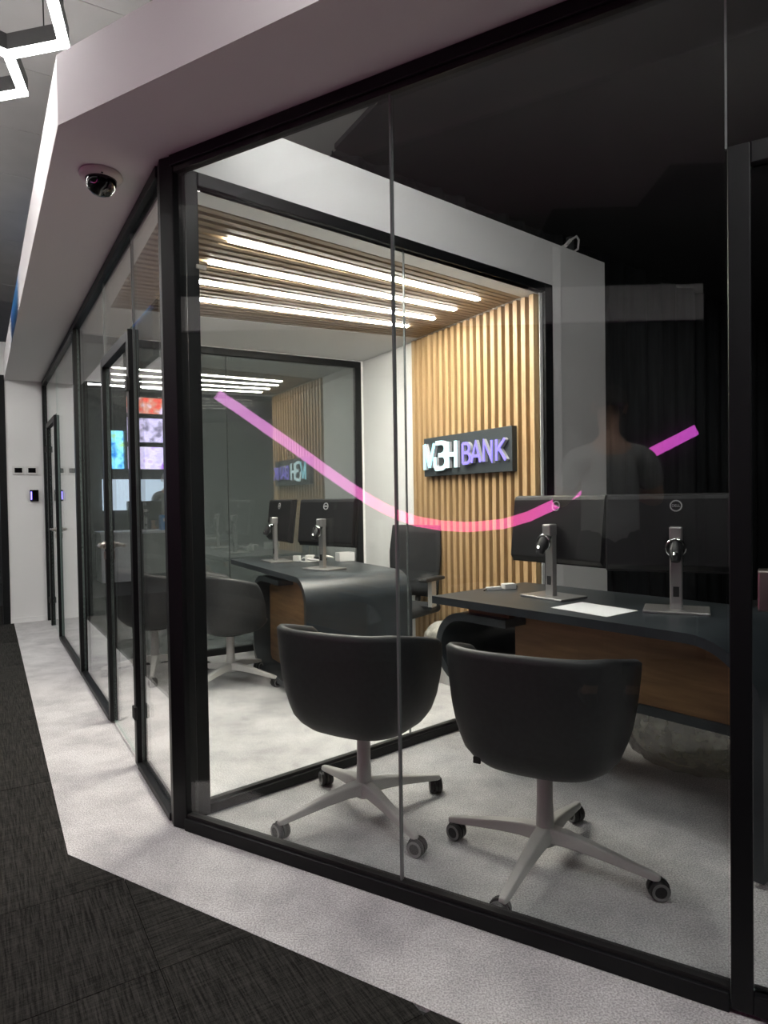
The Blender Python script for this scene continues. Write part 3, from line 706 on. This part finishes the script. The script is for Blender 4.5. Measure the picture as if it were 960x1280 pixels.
# desk in the lit room: fold towards the partition, runs back to the mirror glass; local x towards the fold
B0 = Vector((-.525, 3.98)); da = D(151.5)
ld = thing('reception_desk', 'anthracite waterfall desk with walnut inset in the lit room', 'desk', (B0.x, B0.y, 0), rz(151.5))
R2 = .17; XL = -1.46
path = [(XL, ZT), (XL * .66, ZT), (XL * .33, ZT), (-.04, ZT)] + arcp(-.04, ZT - R2, R2, 90, 0, 12) + [(R2 - .04, .25)] + arcp(-.03, .20, R2 - .01, 0, -90, 10) + [(-.6, .03)]
ribbon(path, -TH, 0, .72).obj('folded_top', M['desk'], ld)
cur = [(-.5, .66)] + arcp(-.85, .46, .20, 90, 180, 10) + [(-1.05, .22)] + arcp(-.87, .21, .18, 180, 270, 8) + [(-.55, .03)]
ribbon(cur, -TH, .05, .69).obj('curled_pedestal', M['desk'], ld)
MB().add([(x, y, z) for y in (.16, .185) for x, z in ((-1.0, .06), (.05, .07), (.085, .28), (.085, .6), (.06, .67), (.01, .715), (-.05, .734), (-1.0, .734))],
         [tuple(range(7, -1, -1)), tuple(range(8, 16))] + [(i, (i + 1) % 8, 8 + (i + 1) % 8, 8 + i) for i in range(8)]).obj('walnut_inset', M['panel'], ld)
MB().box(-1.2, .0, .2, .6, 0, .03).obj('floor_plinth', M['dark'], ld)
# desk behind the mirror glass is the reflection of this one

# ------------------------------------------------------------------ monitors
def text_mesh(txt, size, depth, m):
    cu_ = bpy.data.curves.new('text', 'FONT'); cu_.body = txt; cu_.size = size; cu_.extrude = depth; cu_.align_x = 'CENTER'; cu_.align_y = 'CENTER'
    o = bpy.data.objects.new('text', cu_); C.objects.link(o); dg = bpy.context.evaluated_depsgraph_get()
    me = bpy.data.meshes.new_from_object(o.evaluated_get(dg)); bpy.data.objects.remove(o); me.materials.clear(); me.materials.append(m); return me
logo_me = text_mesh('DELL', .0145, .0016, M['logo'])
def make_monitor():
    t = empty('monitor', (0, 0, 0))                     # local +y is the screen side, local x along the panel
    MB().box(-.122, .122, -.09, .09, 0, .010).obj('base_plate', M['silver'], t, .003)
    po = MB().prism([(-.021, -.028), (.021, -.028), (.024, -.002), (-.024, -.002)], .01, .315).obj('pole', M['silver'], t, .002)
    MB().box(-.011, .011, -.0295, -.027, .06, .10).obj('cable_slot', M['gasket'], po)
    hd = empty('panel_head', (0, .045, .335)); hd.parent = t; hd.rotation_euler.x = rad(-6)
    MB().box(-.27, .27, -.006, .012, -.155, .165).obj('panel', M['mon'], t, .003)
    MB().prism_x([(-.006, -.15), (-.030, -.13), (-.031, .14), (-.026, .158), (-.006, .163)], -.262, .262).obj('rear_housing', M['mon'], t, .004)
    MB().box(-.266, .266, .012, .0135, -.148, .161).obj('screen', M['scr'], t)
    lg = MB()
    n = 28; vs = []; fs = []
    for j in range(n):
        a = 2 * PI * j / n
        for r in (.0185, .0235):
            for y in (-.0305, -.0338): vs.append((r * cos(a), y, .112 + r * sin(a)))
    for j in range(n):
        a = j * 4; b_ = ((j + 1) % n) * 4; fs += [(a + 1, a + 3, b_ + 3, b_ + 1), (a, a + 1, b_ + 1, b_), (a + 2, b_ + 2, b_ + 3, a + 3)]
    lg.add(vs, fs)
    ring = lg.obj('logo_ring', M['logo'], t); ring['label'] = 'round silver maker badge'
    tx = from_mesh('logo_text', logo_me, t); tx.rotation_euler = (rad(90), 0, 0); tx.location = (0, -.033, .112)
    for o in list(t.children):
        if o.name.split('.')[0] in ('panel', 'rear_housing', 'screen', 'logo_ring', 'logo_text'):
            T = Matrix.Translation((0, .042, .305)) @ Matrix.Rotation(rad(-7), 4, 'X')
            o.matrix_local = T @ Matrix.Translation((0, -.0322, .112)) @ Matrix.Rotation(rad(90), 4, 'X') if o.name.split('.')[0] == 'logo_text' else T
    bpy.data.objects.remove(hd)
    MB().box(-.024, .024, -.046, .004, .285, .338).obj('pole_cap', M['silver'], t, .006)
    # clamp joint between pole and panel with its black tilt grip on the visitors' side
    MB().tube([(0, .02, .282), (0, -.015, .288), (0, -.05, .272)], [.016, .021, .018], 10).obj('tilt_joint', M['chrome'], t)
    MB().tube([(0, -.045, .282), (0, -.075, .24), (0, -.09, .205)], [.020, .026, .016], 12).obj('tilt_grip', M['rubber'], t)
    MB().tube([(.034 * cos(a * PI / 8), -.062 - .004 * sin(a * PI / 8), 0.256 + .034 * sin(a * PI / 8)) for a in range(17)], .006, 8).obj('grip_ring', M['chrome'], t)
    MB().tube([(0, -.068, .262), (0, -.098, .225)], [.011, .013], 8).obj('grip_cap', M['chrome'], t)
    return t
mon0 = make_monitor()
mons = [((.775, 3.055), 145.0, 'black monitor at the free end of the dark desk, beside the white paper'),
        ((1.165, 2.65), 115.0, 'black monitor on the dark desk next to the right post, back badge facing us'),
        ((-.405, 4.433), 132.0, 'black monitor at the fold of the desk in the lit room, badge visible'),
        ((-.815, 5.03), 153.0, 'black monitor seen nearly edge-on beside the mirror glass')]
for i, ((x, y), az, lb) in enumerate(mons):
    o = mon0 if i == 0 else copy_tree(mon0)
    o.location = (x, y, ZT); o.rotation_euler.z = rz(az)
    tag(o, lb, 'monitor', 'monitors on the two desks')

# ------------------------------------------------------------------ tub chairs
def shell_profile(z):   # radius fraction at height z
    pts = [(.338, 0), (.340, .30), (.346, .48), (.36, .62), (.385, .74), (.42, .83), (.48, .90), (.56, .95), (.66, .985), (.78, 1.01)]
    for (z0, r0), (z1, r1) in zip(pts, pts[1:]):
        if z <= z1: return r0 + (r1 - r0) * (z - z0) / (z1 - z0)
    return pts[-1][1]
def rim_height(th):
    a = abs(math.degrees(th))
    if a < 48: return .755
    if a < 104: return .755 - .060 * ((a - 48) / 56) ** 1.3
    if a < 134:
        u = (a - 104) / 30; u = u * u * (3 - 2 * u); return .695 + (.43 - .695) * u
    return .43
def rim_radius(th):
    w_, d_ = .305, .275; n = 2.9
    s_, c_ = abs(sin(th)) / w_, abs(cos(th)) / d_
    return (s_ ** n + c_ ** n) ** (-1 / n)
def make_tub():
    t = empty('tub_chair', (0, 0, 0))                   # local +y is the direction the sitter faces
    n = 96; fz = [0, .0005, .03, .07, .13, .2, .3, .42, .55, .7, .85, .96, 1.0]; m_ = MB(); vs = []; rows = 0
    ths = [2 * PI * j / n - PI for j in range(n)]
    rowsl = []
    for f in fz:
        row = []
        for th in ths:
            zr = rim_height(th); z = .338 + (zr - .338) * f
            r = rim_radius(th) * shell_profile(z if f > 0 else .338)
            if f == 0: r = .002
            elif f == .0005: r = rim_radius(th) * .25; z = .338
            row.append((r * sin(th), -r * cos(th), z))
        rowsl.append(row)
    # rounded rim then the inside face down to the seat
    for (din, up) in ((.012, .010), (.026, .006), (.036, -.012)):
        rowsl.append([((rim_radius(th) * shell_profile(rim_height(th)) - din) * sin(th), -(rim_radius(th) * shell_profile(rim_height(th)) - din) * cos(th), rim_height(th) + up) for th in ths])
    for f in (.75, .5, .25, 0):
        row = []
        for th in ths:
            zr = rim_height(th) - .012; zs = min(.415, zr - .01); z = zs + (zr - zs) * f
            r = rim_radius(th) * shell_profile(z) - .040
            row.append((r * sin(th), -r * cos(th), z))
        rowsl.append(row)
    rowsl.append([(.002 * sin(th), -.002 * cos(th), .40) for th in ths])
    for r in rowsl: vs += r
    k_ = len(rowsl)
    m_.add(vs, [(i * n + j, i * n + (j + 1) % n, (i + 1) * n + (j + 1) % n, (i + 1) * n + j) for i in range(k_ - 1) for j in range(n)], 0, True)
    m_.obj('shell', M['shell'], t)
    cs = MB(); rr = []
    for (sc_, z) in ((.70, .405), (.765, .42), (.775, .44), (.74, .457), (.5, .463), (.01, .465)):
        rr.append([(rim_radius(th) * sc_ * sin(th), -rim_radius(th) * sc_ * cos(th), z) for th in ths[::2]])
    vv = [p for r in rr for p in r]; n2 = n // 2
    cs.add(vv, [(i * n2 + j, i * n2 + (j + 1) % n2, (i + 1) * n2 + (j + 1) % n2, (i + 1) * n2 + j) for i in range(len(rr) - 1) for j in range(n2)], 0, True)
    cs.obj('seat_cushion', M['shell'], t)
    MB().lathe([(.10, .331), (.10, .338), (.02, .3385)], 24).obj('seat_plate', M['gasket'], t)
    MB().lathe([(.031, .10), (.029, .16), (.0265, .22), (.0265, .335)], 20).obj('column', M['base'], t)
    MB().lathe([(.03, .075), (.042, .085), (.044, .11), (.034, .135)], 20).obj('hub', M['base'], t)
    leg = MB(); LR = .345
    secs = [(.02, .125, .032, .038), (.08, .122, .028, .034), (.17, .108, .023, .028), (.27, .088, .0185, .022), (LR, .074, .016, .018), (LR + .018, .070, .012, .014)]
    vs = []
    for (r, z, hw, hh) in secs: vs += [(r, -hw, z - hh * .9), (r, hw, z - hh * .9), (r, hw * .72, z + hh * .35), (r, -hw * .72, z + hh * .35)]
    fs = [(i * 4 + j, i * 4 + (j + 1) % 4, (i + 1) * 4 + (j + 1) % 4, (i + 1) * 4 + j) for i in range(len(secs) - 1) for j in range(4)]
    leg.add(vs, fs + [(3, 2, 1, 0), (20, 21, 22, 23)])
    leg_me = leg.mesh('leg', M['base'])
    cm = MB()
    for s_ in (-1, 1): cm.lathe([(.004, s_ * .006), (.029, s_ * .006), (.031, s_ * .010), (.031, s_ * .020), (.027, s_ * .0245)], 20, .012, .031, axis='y')
    cm.lathe([(.0335, -.005), (.0335, .005)], 16, .012, .033, axis='y'); cm.tube([(0, 0, .03), (0, 0, .062)], .008)
    cm_me = cm.mesh('caster', M['rubber'])
    def ring_mesh(s_):
        rm = MB(); vs = []; fs = []
        for j in range(20):
            a = 2 * PI * j / 20
            for r in (.0185, .0265): vs += [(.012 + r * cos(a), s_ * .0246, .031 + r * sin(a)), (.012 + r * cos(a), s_ * .0262, .031 + r * sin(a))]
        for j in range(20):
            a = j * 4; b_ = ((j + 1) % 20) * 4; fs += [(a + 1, a + 3, b_ + 3, b_ + 1), (a, a + 1, b_ + 1, b_), (a + 2, b_ + 2, b_ + 3, a + 3)]
        return rm.add(vs, fs).mesh('wheel_ring', M['rim'])
    ring_mes = [ring_mesh(-1), ring_mesh(1)]
    for i in range(4):
        a = PI / 4 + i * PI / 2
        l = from_mesh('leg', leg_me, t); l.rotation_euler.z = a
        l.modifiers.new('bevel', 'BEVEL').width = .006; l.modifiers['bevel'].segments = 2
        c_ = from_mesh('caster', cm_me, t); c_.location = (LR * cos(a), LR * sin(a), 0); c_.rotation_euler.z = a + 1.1 + i * 1.9
        for me_ in ring_mes: from_mesh('wheel_ring', me_, c_)
    return t
tub0 = make_tub()
def turn_base(o, az):        # swivel the four-star base under the shell (world bearing of one leg)
    loc_rot = o.rotation_euler.z
    for kind in ('leg', 'caster'):
        for i, ch in enumerate([c for c in o.children if c.name.split('.')[0] == kind]):
            a = rad(90 - az) - loc_rot + i * PI / 2
            if kind == 'leg': ch.rotation_euler.z = a
            else: ch.location = (.345 * cos(a), .345 * sin(a), 0); ch.rotation_euler.z = a + 1.1 + i * 1.9
tubs = [((.523, 2.20), 28.0, 33.5, 'charcoal tub chair on white four-star base, nearest the right post'),
        ((-.094, 2.575), 29.0, 58.5, 'charcoal tub chair on white base just left of the glass joint'),
        ((-1.06, 4.50), 58.0, 113.0, 'charcoal tub chair in the lit room drawn up to the waterfall desk'),
        ((-1.66, 4.75), 50.0, 75.0, 'charcoal tub chair behind the left glass door, partly behind the corner post')]
for i, ((x, y), az, leg_az, lb) in enumerate(tubs):
    o = tub0 if i == 0 else copy_tree(tub0)
    o.location = (x, y, 0); o.rotation_euler.z = rad(-az)
    turn_base(o, leg_az); tag(o, lb, 'chair', 'tub chairs for visitors')
lb_ = MB().box(-.012, .012, -.003, .003, -.02, 0).obj('fabric_tab', M['gasket'], tub0, loc=(-.168, -.19, .405))

# ------------------------------------------------------------------ staff chair behind the lit desk
oc = thing('task_chair', 'black mesh-back swivel chair with grey armrest posts beside the slat wall', 'chair', (.09, 4.80, 0), rad(-215))   # local +y is forward
MB().box(-.24, .24, -.22, .24, .40, .47).obj('seat', M['mesh'], oc, .03, seg=3)
bk = MB(); vs = []; fs = []
nx, nz = 9, 9
for t_ in (0, 1):
    for j in range(nz):
        z = .50 + .53 * j / (nz - 1); wd = .225 - .02 * abs(j / (nz - 1) - .6) * 2
        for i in range(nx):
            x = -wd + 2 * wd * i / (nx - 1); y = -.24 - .05 * (j / (nz - 1)) + .04 * (x / .22) ** 2 - (.022 if t_ else 0)
            vs.append((x, y, z))
def gi(t_, j, i): return t_ * nx * nz + j * nx + i
for j in range(nz - 1):
    for i in range(nx - 1):
        fs += [(gi(0, j, i), gi(0, j, i + 1), gi(0, j + 1, i + 1), gi(0, j + 1, i)), (gi(1, j, i), gi(1, j + 1, i), gi(1, j + 1, i + 1), gi(1, j, i + 1))]
for j in range(nz - 1):
    for i in (0, nx - 1): fs.append((gi(0, j, i), gi(0, j + 1, i), gi(1, j + 1, i), gi(1, j, i)))
for i in range(nx - 1):
    for j in (0, nz - 1): fs.append((gi(0, j, i), gi(0, j, i + 1), gi(1, j, i + 1), gi(1, j, i)))
bk.add(vs, fs, 0, True); bk.obj('backrest', M['mesh'], oc)
MB().tube([(0, -.16, .42), (0, -.27, .45), (0, -.295, .62)], .022).obj('back_spine', M['rubber'], oc)
for s_ in (-1, 1):
    ar = MB().box(s_ * .29 - .035, s_ * .29 + .035, -.13, .13, .655, .68).obj('armrest', M['rubber'], oc, .01)
    MB().prism([(s_ * .29 - .016, -.03), (s_ * .29 + .016, -.03), (s_ * .29 + .016, .03), (s_ * .29 - .016, .03)], .47, .655).obj('armrest_post', M['base'], ar)
    MB().box(min(s_ * .2, s_ * .306), max(s_ * .2, s_ * .306), -.03, .03, .45, .475).obj('armrest_bracket', M['rubber'], ar)
MB().tube([(0, 0, .08), (0, 0, .40)], .028, 14).obj('column', M['rubber'], oc)
for i in range(5):
    a = i * 2 * PI / 5 + .3
    MB().tube([(0, 0, .10), (.15 * cos(a), .15 * sin(a), .095), (.26 * cos(a), .26 * sin(a), .07)], [.026, .022, .016], 8).obj('leg', M['base'], oc)
    cs_ = MB().lathe([(.005, -.02), (.026, -.02), (.028, 0), (.026, .02), (.005, .02)], 14, .0, .028, axis='y').obj('caster', M['rubber'], oc); cs_.location = (.26 * cos(a), .26 * sin(a), 0); cs_.rotation_euler.z = a + .7

# ------------------------------------------------------------------ small things
def sheet(label, pts, z):
    c = sum((Vector(p) for p in pts), Vector((0, 0))) / 4
    m_ = MB(); m_.prism([tuple(Vector(p) - c) for p in pts], 0, .0012)
    return tag(m_.obj('paper_sheet', M['paper'], loc=(c.x, c.y, z)), label, 'paper')
ua, ub = D(52.5), D(146.0); pc = Vector((.853, 2.715))
sheet('white printed sheet lying on the dark desk between the two monitors', [pc - ua * .105 - ub * .14, pc + ua * .105 - ub * .14, pc + ua * .105 + ub * .14, pc - ua * .105 + ub * .14], ZT)
ps = thing('power_adapter', 'pale power adapter with short lead on the free end of the dark desk', 'adapter', (.60, 3.34, ZT), rad(20))
MB().box(-.005, .06, -.02, .025, 0, .028).obj('block', M['plug'], ps, .004)
MB().box(-.10, -.02, -.012, .014, 0, .016).obj('plug', M['plug'], ps, .003)
MB().tube([(.06, 0, .01), (.09, .02, .006), (.07, .05, .006), (0, .045, .006), (-.06, .03, .006), (-.1, .0, .008), (-.13, -.03, .005)], .004, 6).obj('lead', M['rubber'], ps)
pw = thing('power_strip', 'white power strip with looped cable beside the edge-on monitor', 'power strip', (-.56, 4.97, ZT), rad(-20))
MB().box(-.03, .03, -.025, .025, 0, .05).obj('body', M['plug'], pw, .005); MB().box(-.135, -.085, -.02, .02, 0, .045).obj('plug', M['plug'], pw, .005)
MB().tube([(-.03, 0, .02), (-.06, .02, .03), (-.09, .01, .01), (-.07, -.03, .008), (-.03, -.06, .006), (.04, -.06, .006), (.09, -.03, .006)], .006, 6).obj('cable', M['plug'], pw)
wb = thing('small_box', 'small pale open carton on the desk by the mirror glass frame', 'box', (-.30, 5.0, ZT), rad(25))
b_ = MB(); b_.box(-.06, .06, -.045, .045, 0, .006)
b_.box(-.06, .06, -.045, -.04, 0, .065).box(-.06, .06, .04, .045, 0, .065).box(-.06, -.055, -.04, .04, 0, .065).box(.055, .06, -.04, .04, 0, .065)
b_.obj('carton', M['box'], wb)
cr = thing('cable_coil', 'grey and black coiled leads lying behind the monitor with badge', 'cable', (-.47, 4.86, ZT), rad(10))
for q in range(3):
    pts = [(.05 * (q - 1) + .045 * cos(a * .5), .03 * sin(a * .5) + .01 * q, .012 + .010 * q + .02 * abs(sin(a * .25))) for a in range(0, 27)]
    MB().tube(pts, .006, 6).obj('lead', M['rubber'] if q == 1 else M['plug'], cr)

def crumple(name, label, cat, loc, sx, sy, sz, m, seed, parts=True):
    rnd = random.Random(seed); bm = bmesh.new(); bmesh.ops.create_icosphere(bm, subdivisions=4, radius=1)
    dirs = [(Vector((rnd.gauss(0, 1), rnd.gauss(0, 1), rnd.gauss(0, 1))).normalized(), rnd.uniform(8, 22), rnd.uniform(0, 6)) for _ in range(14)]
    for v in bm.verts:
        f = 1 + sum(abs(sin(v.co.dot(d) * k_ + p)) - .6 for d, k_, p in dirs) * .02
        v.co = Vector((v.co.x * f * sx, v.co.y * f * sy, max(v.co.z, -.85) * f * sz))
    z0 = min(v.co.z for v in bm.verts)
    for v in bm.verts: v.co.z -= z0
    me = bpy.data.meshes.new(name); bm.to_mesh(me); bm.free(); me.materials.append(m); me.polygons.foreach_set('use_smooth', [True] * len(me.polygons))
    o = bpy.data.objects.new(name, me); C.objects.link(o); o.location = loc
    tag(o, label, cat); return o
st = tag(MB().box(-.16, .14, -.10, .10, 0, .20).obj('foam_board', M['box'], loc=(.46, 4.44, 0), rz=rz(150), bevel=.004), 'low pale packing block on the floor beneath the crumpled film bag', 'box')
crumple('plastic_bag', 'crumpled clear plastic bag lying beside the slat wall', 'bag', (.43, 4.46, .20), .17, .12, .11, M['plast'], 3)
crumple('plastic_bag', 'crumpled clear plastic film on the floor behind the dark desk, at right', 'bag', (1.45, 2.98, 0), .36, .26, .19, M['film'], 5)

# ------------------------------------------------------------------ people (seen as reflections)
def skin_mesh(name, verts, edges, radii, m, parent, root=0, sub=2):
    me = bpy.data.meshes.new(name); me.from_pydata(verts, edges, []); o = bpy.data.objects.new(name, me); C.objects.link(o); o.parent = parent
    sk = o.modifiers.new('skin', 'SKIN'); sk.use_smooth_shade = True
    for i, r in enumerate(radii):
        d = me.skin_vertices[0].data[i]; d.radius = r if isinstance(r, tuple) else (r, r); d.use_root = (i == root)
    ss = o.modifiers.new('sub', 'SUBSURF'); ss.levels = sub; ss.render_levels = sub
    me.materials.append(m); return o
def person(label, loc, face_az, polo, trs, hair, h=1.0, raised=True):
    t = thing('person', label, 'person', loc, rad(-face_az)); s_ = h
    V = []; E_ = []; Rr = []
    def add(p, r, par=None):
        V.append(tuple(c * s_ for c in p)); Rr.append(tuple(c * s_ for c in r) if isinstance(r, tuple) else r * s_)
        if par is not None: E_.append((par, len(V) - 1))
        return len(V) - 1
    pel = add((0, 0, .93), (.145, .10)); ab = add((0, .01, 1.08), (.135, .095), pel); ch = add((0, .0, 1.26), (.155, .105), ab); nk0 = add((0, -.01, 1.40), (.09, .07), ch)
    nk = add((0, .0, 1.49), .05, nk0); hd0 = add((0, .015, 1.56), (.06, .07), nk); hd1 = add((0, .015, 1.64), (.075, .092), hd0); hd2 = add((0, .005, 1.715), (.058, .075), hd1)
    nose0 = add((0, .085, 1.615), .016, hd1); add((0, .118, 1.60), .010, nose0)
    arms = []
    for sd in (-1, 1):
        sh = add((sd * .185, -.01, 1.375), .062, nk0)
        if raised: el = (sd * .27, .05, 1.12); wr_ = (sd * .12, .27, 1.22)
        else: el = (sd * .25, -.02, 1.10); wr_ = (sd * .26, .07, .86)
        e = add(el, .045, sh); wv = add(wr_, .030, e)
        d = (Vector(wr_) - Vector(el)).normalized(); pm = Vector(wr_) + d * .05; pa = add(tuple(pm), (.04, .022), wv)
        arms.append((sh, e))
        side = d.cross(Vector((0, 0, 1))).normalized()
        for q, ln in enumerate((.062, .072, .068, .052)):
            b0 = pm + d * .025 + side * (q - 1.5) * .02; p1 = b0 + d * ln * .5; p2 = p1 + d * ln * .4 + Vector((0, 0, -.022))
            a_ = add(tuple(b0), .010, pa); a_ = add(tuple(p1), .0095, a_); add(tuple(p2), .0085, a_)
        th0 = pm - side * sd * .03 - d * .02; a_ = add(tuple(th0), .012, pa); add(tuple(th0 - side * sd * .02 + d * .04), .010, a_)
        hp = add((sd * .095, 0, .87), .095, pel); kn = add((sd * .11, .02, .49), .062, hp); an = add((sd * .115, -.02, .09), .042, kn); add((sd * .125, .11, .035), .036, an)
    skin_mesh('body', V, E_, Rr, M['skin'], t)
    # shirt with short sleeves
    def piece(name, pts, edges, rs, m): skin_mesh(name, [tuple(c * s_ for c in p) for p in pts], edges, [tuple(c * s_ for c in r) if isinstance(r, tuple) else r * s_ for r in rs], m, t)
    sl_ = [Vector(V[a[0]]).lerp(Vector(V[a[1]]), .72) / s_ for a in arms]
    shs = [Vector(V[a[0]]) / s_ for a in arms]
    piece('shirt', [(0, 0, .80), (0, .01, 1.06), (0, 0, 1.26), (0, -.01, 1.405), (0, -.003, 1.45), tuple(shs[0]), tuple(sl_[0]), tuple(shs[1]), tuple(sl_[1])],
          [(0, 1), (1, 2), (2, 3), (3, 4), (3, 5), (5, 6), (3, 7), (7, 8)], [(.185, .14), (.165, .122), (.172, .12), (.10, .08), (.068, .065), .075, .068, .075, .068], M[polo])
    piece('trousers', [(0, 0, 1.06), (0, 0, .90), (-.1, 0, .82), (-.11, .02, .49), (-.115, -.015, .10), (.1, 0, .82), (.11, .02, .49), (.115, -.015, .10)],
          [(0, 1), (1, 2), (2, 3), (3, 4), (1, 5), (5, 6), (6, 7)], [(.155, .112), (.16, .115), .108, .078, .066, .108, .078, .066], M[trs])
    for sd in (-1, 1): piece('shoe', [(sd * .115, -.06, .045), (sd * .12, .05, .045), (sd * .13, .15, .035)], [(0, 1), (1, 2)], [.042, .046, .036], M['shoe'])
    hv = MB(); hv.lathe([(.001, 1.765), (.05, 1.755), (.078, 1.72), (.086, 1.685), (.083, 1.65)], 20, 0, 0)
    hv.v = [(x * .98 * s_, (y * 1.12 - .018 - (.0 if z > 1.7 else .012)) * s_, z * s_) for x, y, z in hv.v]; hv.obj('hair', M[hair], t)
    for sd in (-1, 1):
        MB().lathe([(.001, .012), (.006, .010), (.009, .004), (.009, 0)], 10, sd * .03 * s_, 1.645 * s_, axis='y').obj('eye', M['scr'], t).location = (0, .092 * s_, 0)
        MB().tube([(sd * .078 * s_, .0, 1.61 * s_), (sd * .09 * s_, -.008 * s_, 1.65 * s_), (sd * .08 * s_, -.004 * s_, 1.675 * s_)], .010 * s_, 6).obj('ear', M['skin'], t)
    MB().tube([(-.022 * s_, .093 * s_, 1.568 * s_), (0, .1 * s_, 1.565 * s_), (.022 * s_, .093 * s_, 1.568 * s_)], .006 * s_, 6).obj('mouth', M['skin'], t)
    return t
person('person in grey polo shirt and dark trousers standing outside, mirrored in the right glass', (-.92, .02, 0), 235.0, 'polo', 'trouser', 'hair', 1.06)
person('grey-haired person in grey jumper at the far counter, mirrored in the left glass', (-7.39, 9.16, 0), 150.0, 'shirt', 'trouser', 'hairg', .98, False)

# ------------------------------------------------------------------ far office (seen mirrored in the left front)
OW = Vector((-6.65, 9.87)); OA = 238.5                   # the screen wall; local x runs away to the left, local +y faces the corridor
ow = struct(empty('wall_screens', (OW.x, OW.y, 0), rz(OA)), 'dark grey wall of screens beyond the corridor end')
MB().box(-1.6, 3.2, -.12, 0, 0, 3.3).obj('plaster', M['darkgrey'], ow)
tv_spec = [(.02, .36, 1.78, 2.45, 'tv_cyan', ((.02, .25, .75), (.25, .8, 1.0), (.35, .7, .3)), 'tall cyan advertising screen on the far screen wall'),
           (.40, 1.02, 2.73, 3.03, 'tv_red', ((.75, .08, .05), (.6, .3, .22), (.75, .65, .95)), 'topmost red and white screen of the far screen wall'),
           (.40, 1.02, 2.24, 2.68, 'tv_lilac', ((.2, .18, .3), (.72, .66, .95), (.55, .5, .9)), 'middle lilac screen of the far screen wall'),
           (.40, 1.02, 1.78, 2.19, 'tv_violet', ((.62, .55, .95), (.8, .74, 1.0), (.35, .12, .7)), 'lowest violet screen of the far screen wall')]
for x0, x1, z0, z1, nm_, cols, lb in tv_spec:
    p_ = OW + D(OA) * ((x0 + x1) / 2)
    t = thing('wall_screen', lb, 'screen', (p_.x, p_.y, z0), rz(OA), 'screens on the far wall')
    hw = (x1 - x0) / 2; hh = z1 - z0
    MB().box(-hw, hw, 0, .05, 0, hh).obj('housing', M['mon'], t, .004)
    MB().box(-hw + .015, hw - .015, .05, .053, .015, hh - .015).obj('display', screen_mat(nm_, *cols, 2.3, 6), t)
cp = OW + D(OA) * .7 + Vector((.525, -.85)) * .75
ct = thing('service_counter', 'white service counter below the far screen wall', 'counter', (cp.x, cp.y, 0), rz(OA))
MB().box(-.9, 1.0, -.3, .3, .74, .78).obj('worktop', M['counter'], ct, .004); MB().box(-.88, -.35, -.26, .26, 0, .74).obj('cabinet', M['counter'], ct, .004)
MB().box(-.3, .25, .2, .24, .1, .74).obj('front_panel', M['greypanel'], ct); MB().box(.4, .95, -.26, .26, 0, .74).obj('cabinet', M['counter'], ct, .004)
for k_, (dx, lb) in enumerate(((-.15, 'black monitor on the far counter, left of the blue carton'), (.5, 'black monitor on the far counter, right of the blue carton'))):
    o = copy_tree(mon0); p_ = cp + D(OA) * dx - Vector((.525, -.85)) * .1; o.location = (p_.x, p_.y, .78); o.rotation_euler.z = rz(OA) + PI; tag(o, lb, 'monitor')
p_ = cp + D(OA) * .12 + Vector((.525, -.85)) * .15
bx = thing('carton', 'blue carton standing on the far white counter', 'box', (p_.x, p_.y, .78), rz(OA))
MB().box(-.1, .1, -.06, .06, 0, .24).obj('body', M['blue'], bx, .003); MB().box(-.06, .06, .0602, .062, .14, .19).obj('white_band', M['counter'], bx)
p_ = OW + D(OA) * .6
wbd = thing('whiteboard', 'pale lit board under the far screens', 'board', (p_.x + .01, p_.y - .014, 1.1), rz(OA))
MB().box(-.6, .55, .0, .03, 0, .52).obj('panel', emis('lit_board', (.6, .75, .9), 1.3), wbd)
p_ = OW + D(OA) * .3 + Vector((.525, -.85)) * 1.2  # unseen lamp added as light for the far office
lamp_bar('added_office_lamp', 'added linear pendant lamp, unseen, lighting the far office', (p_.x, p_.y, 3.0), rz(OA), 1.6)
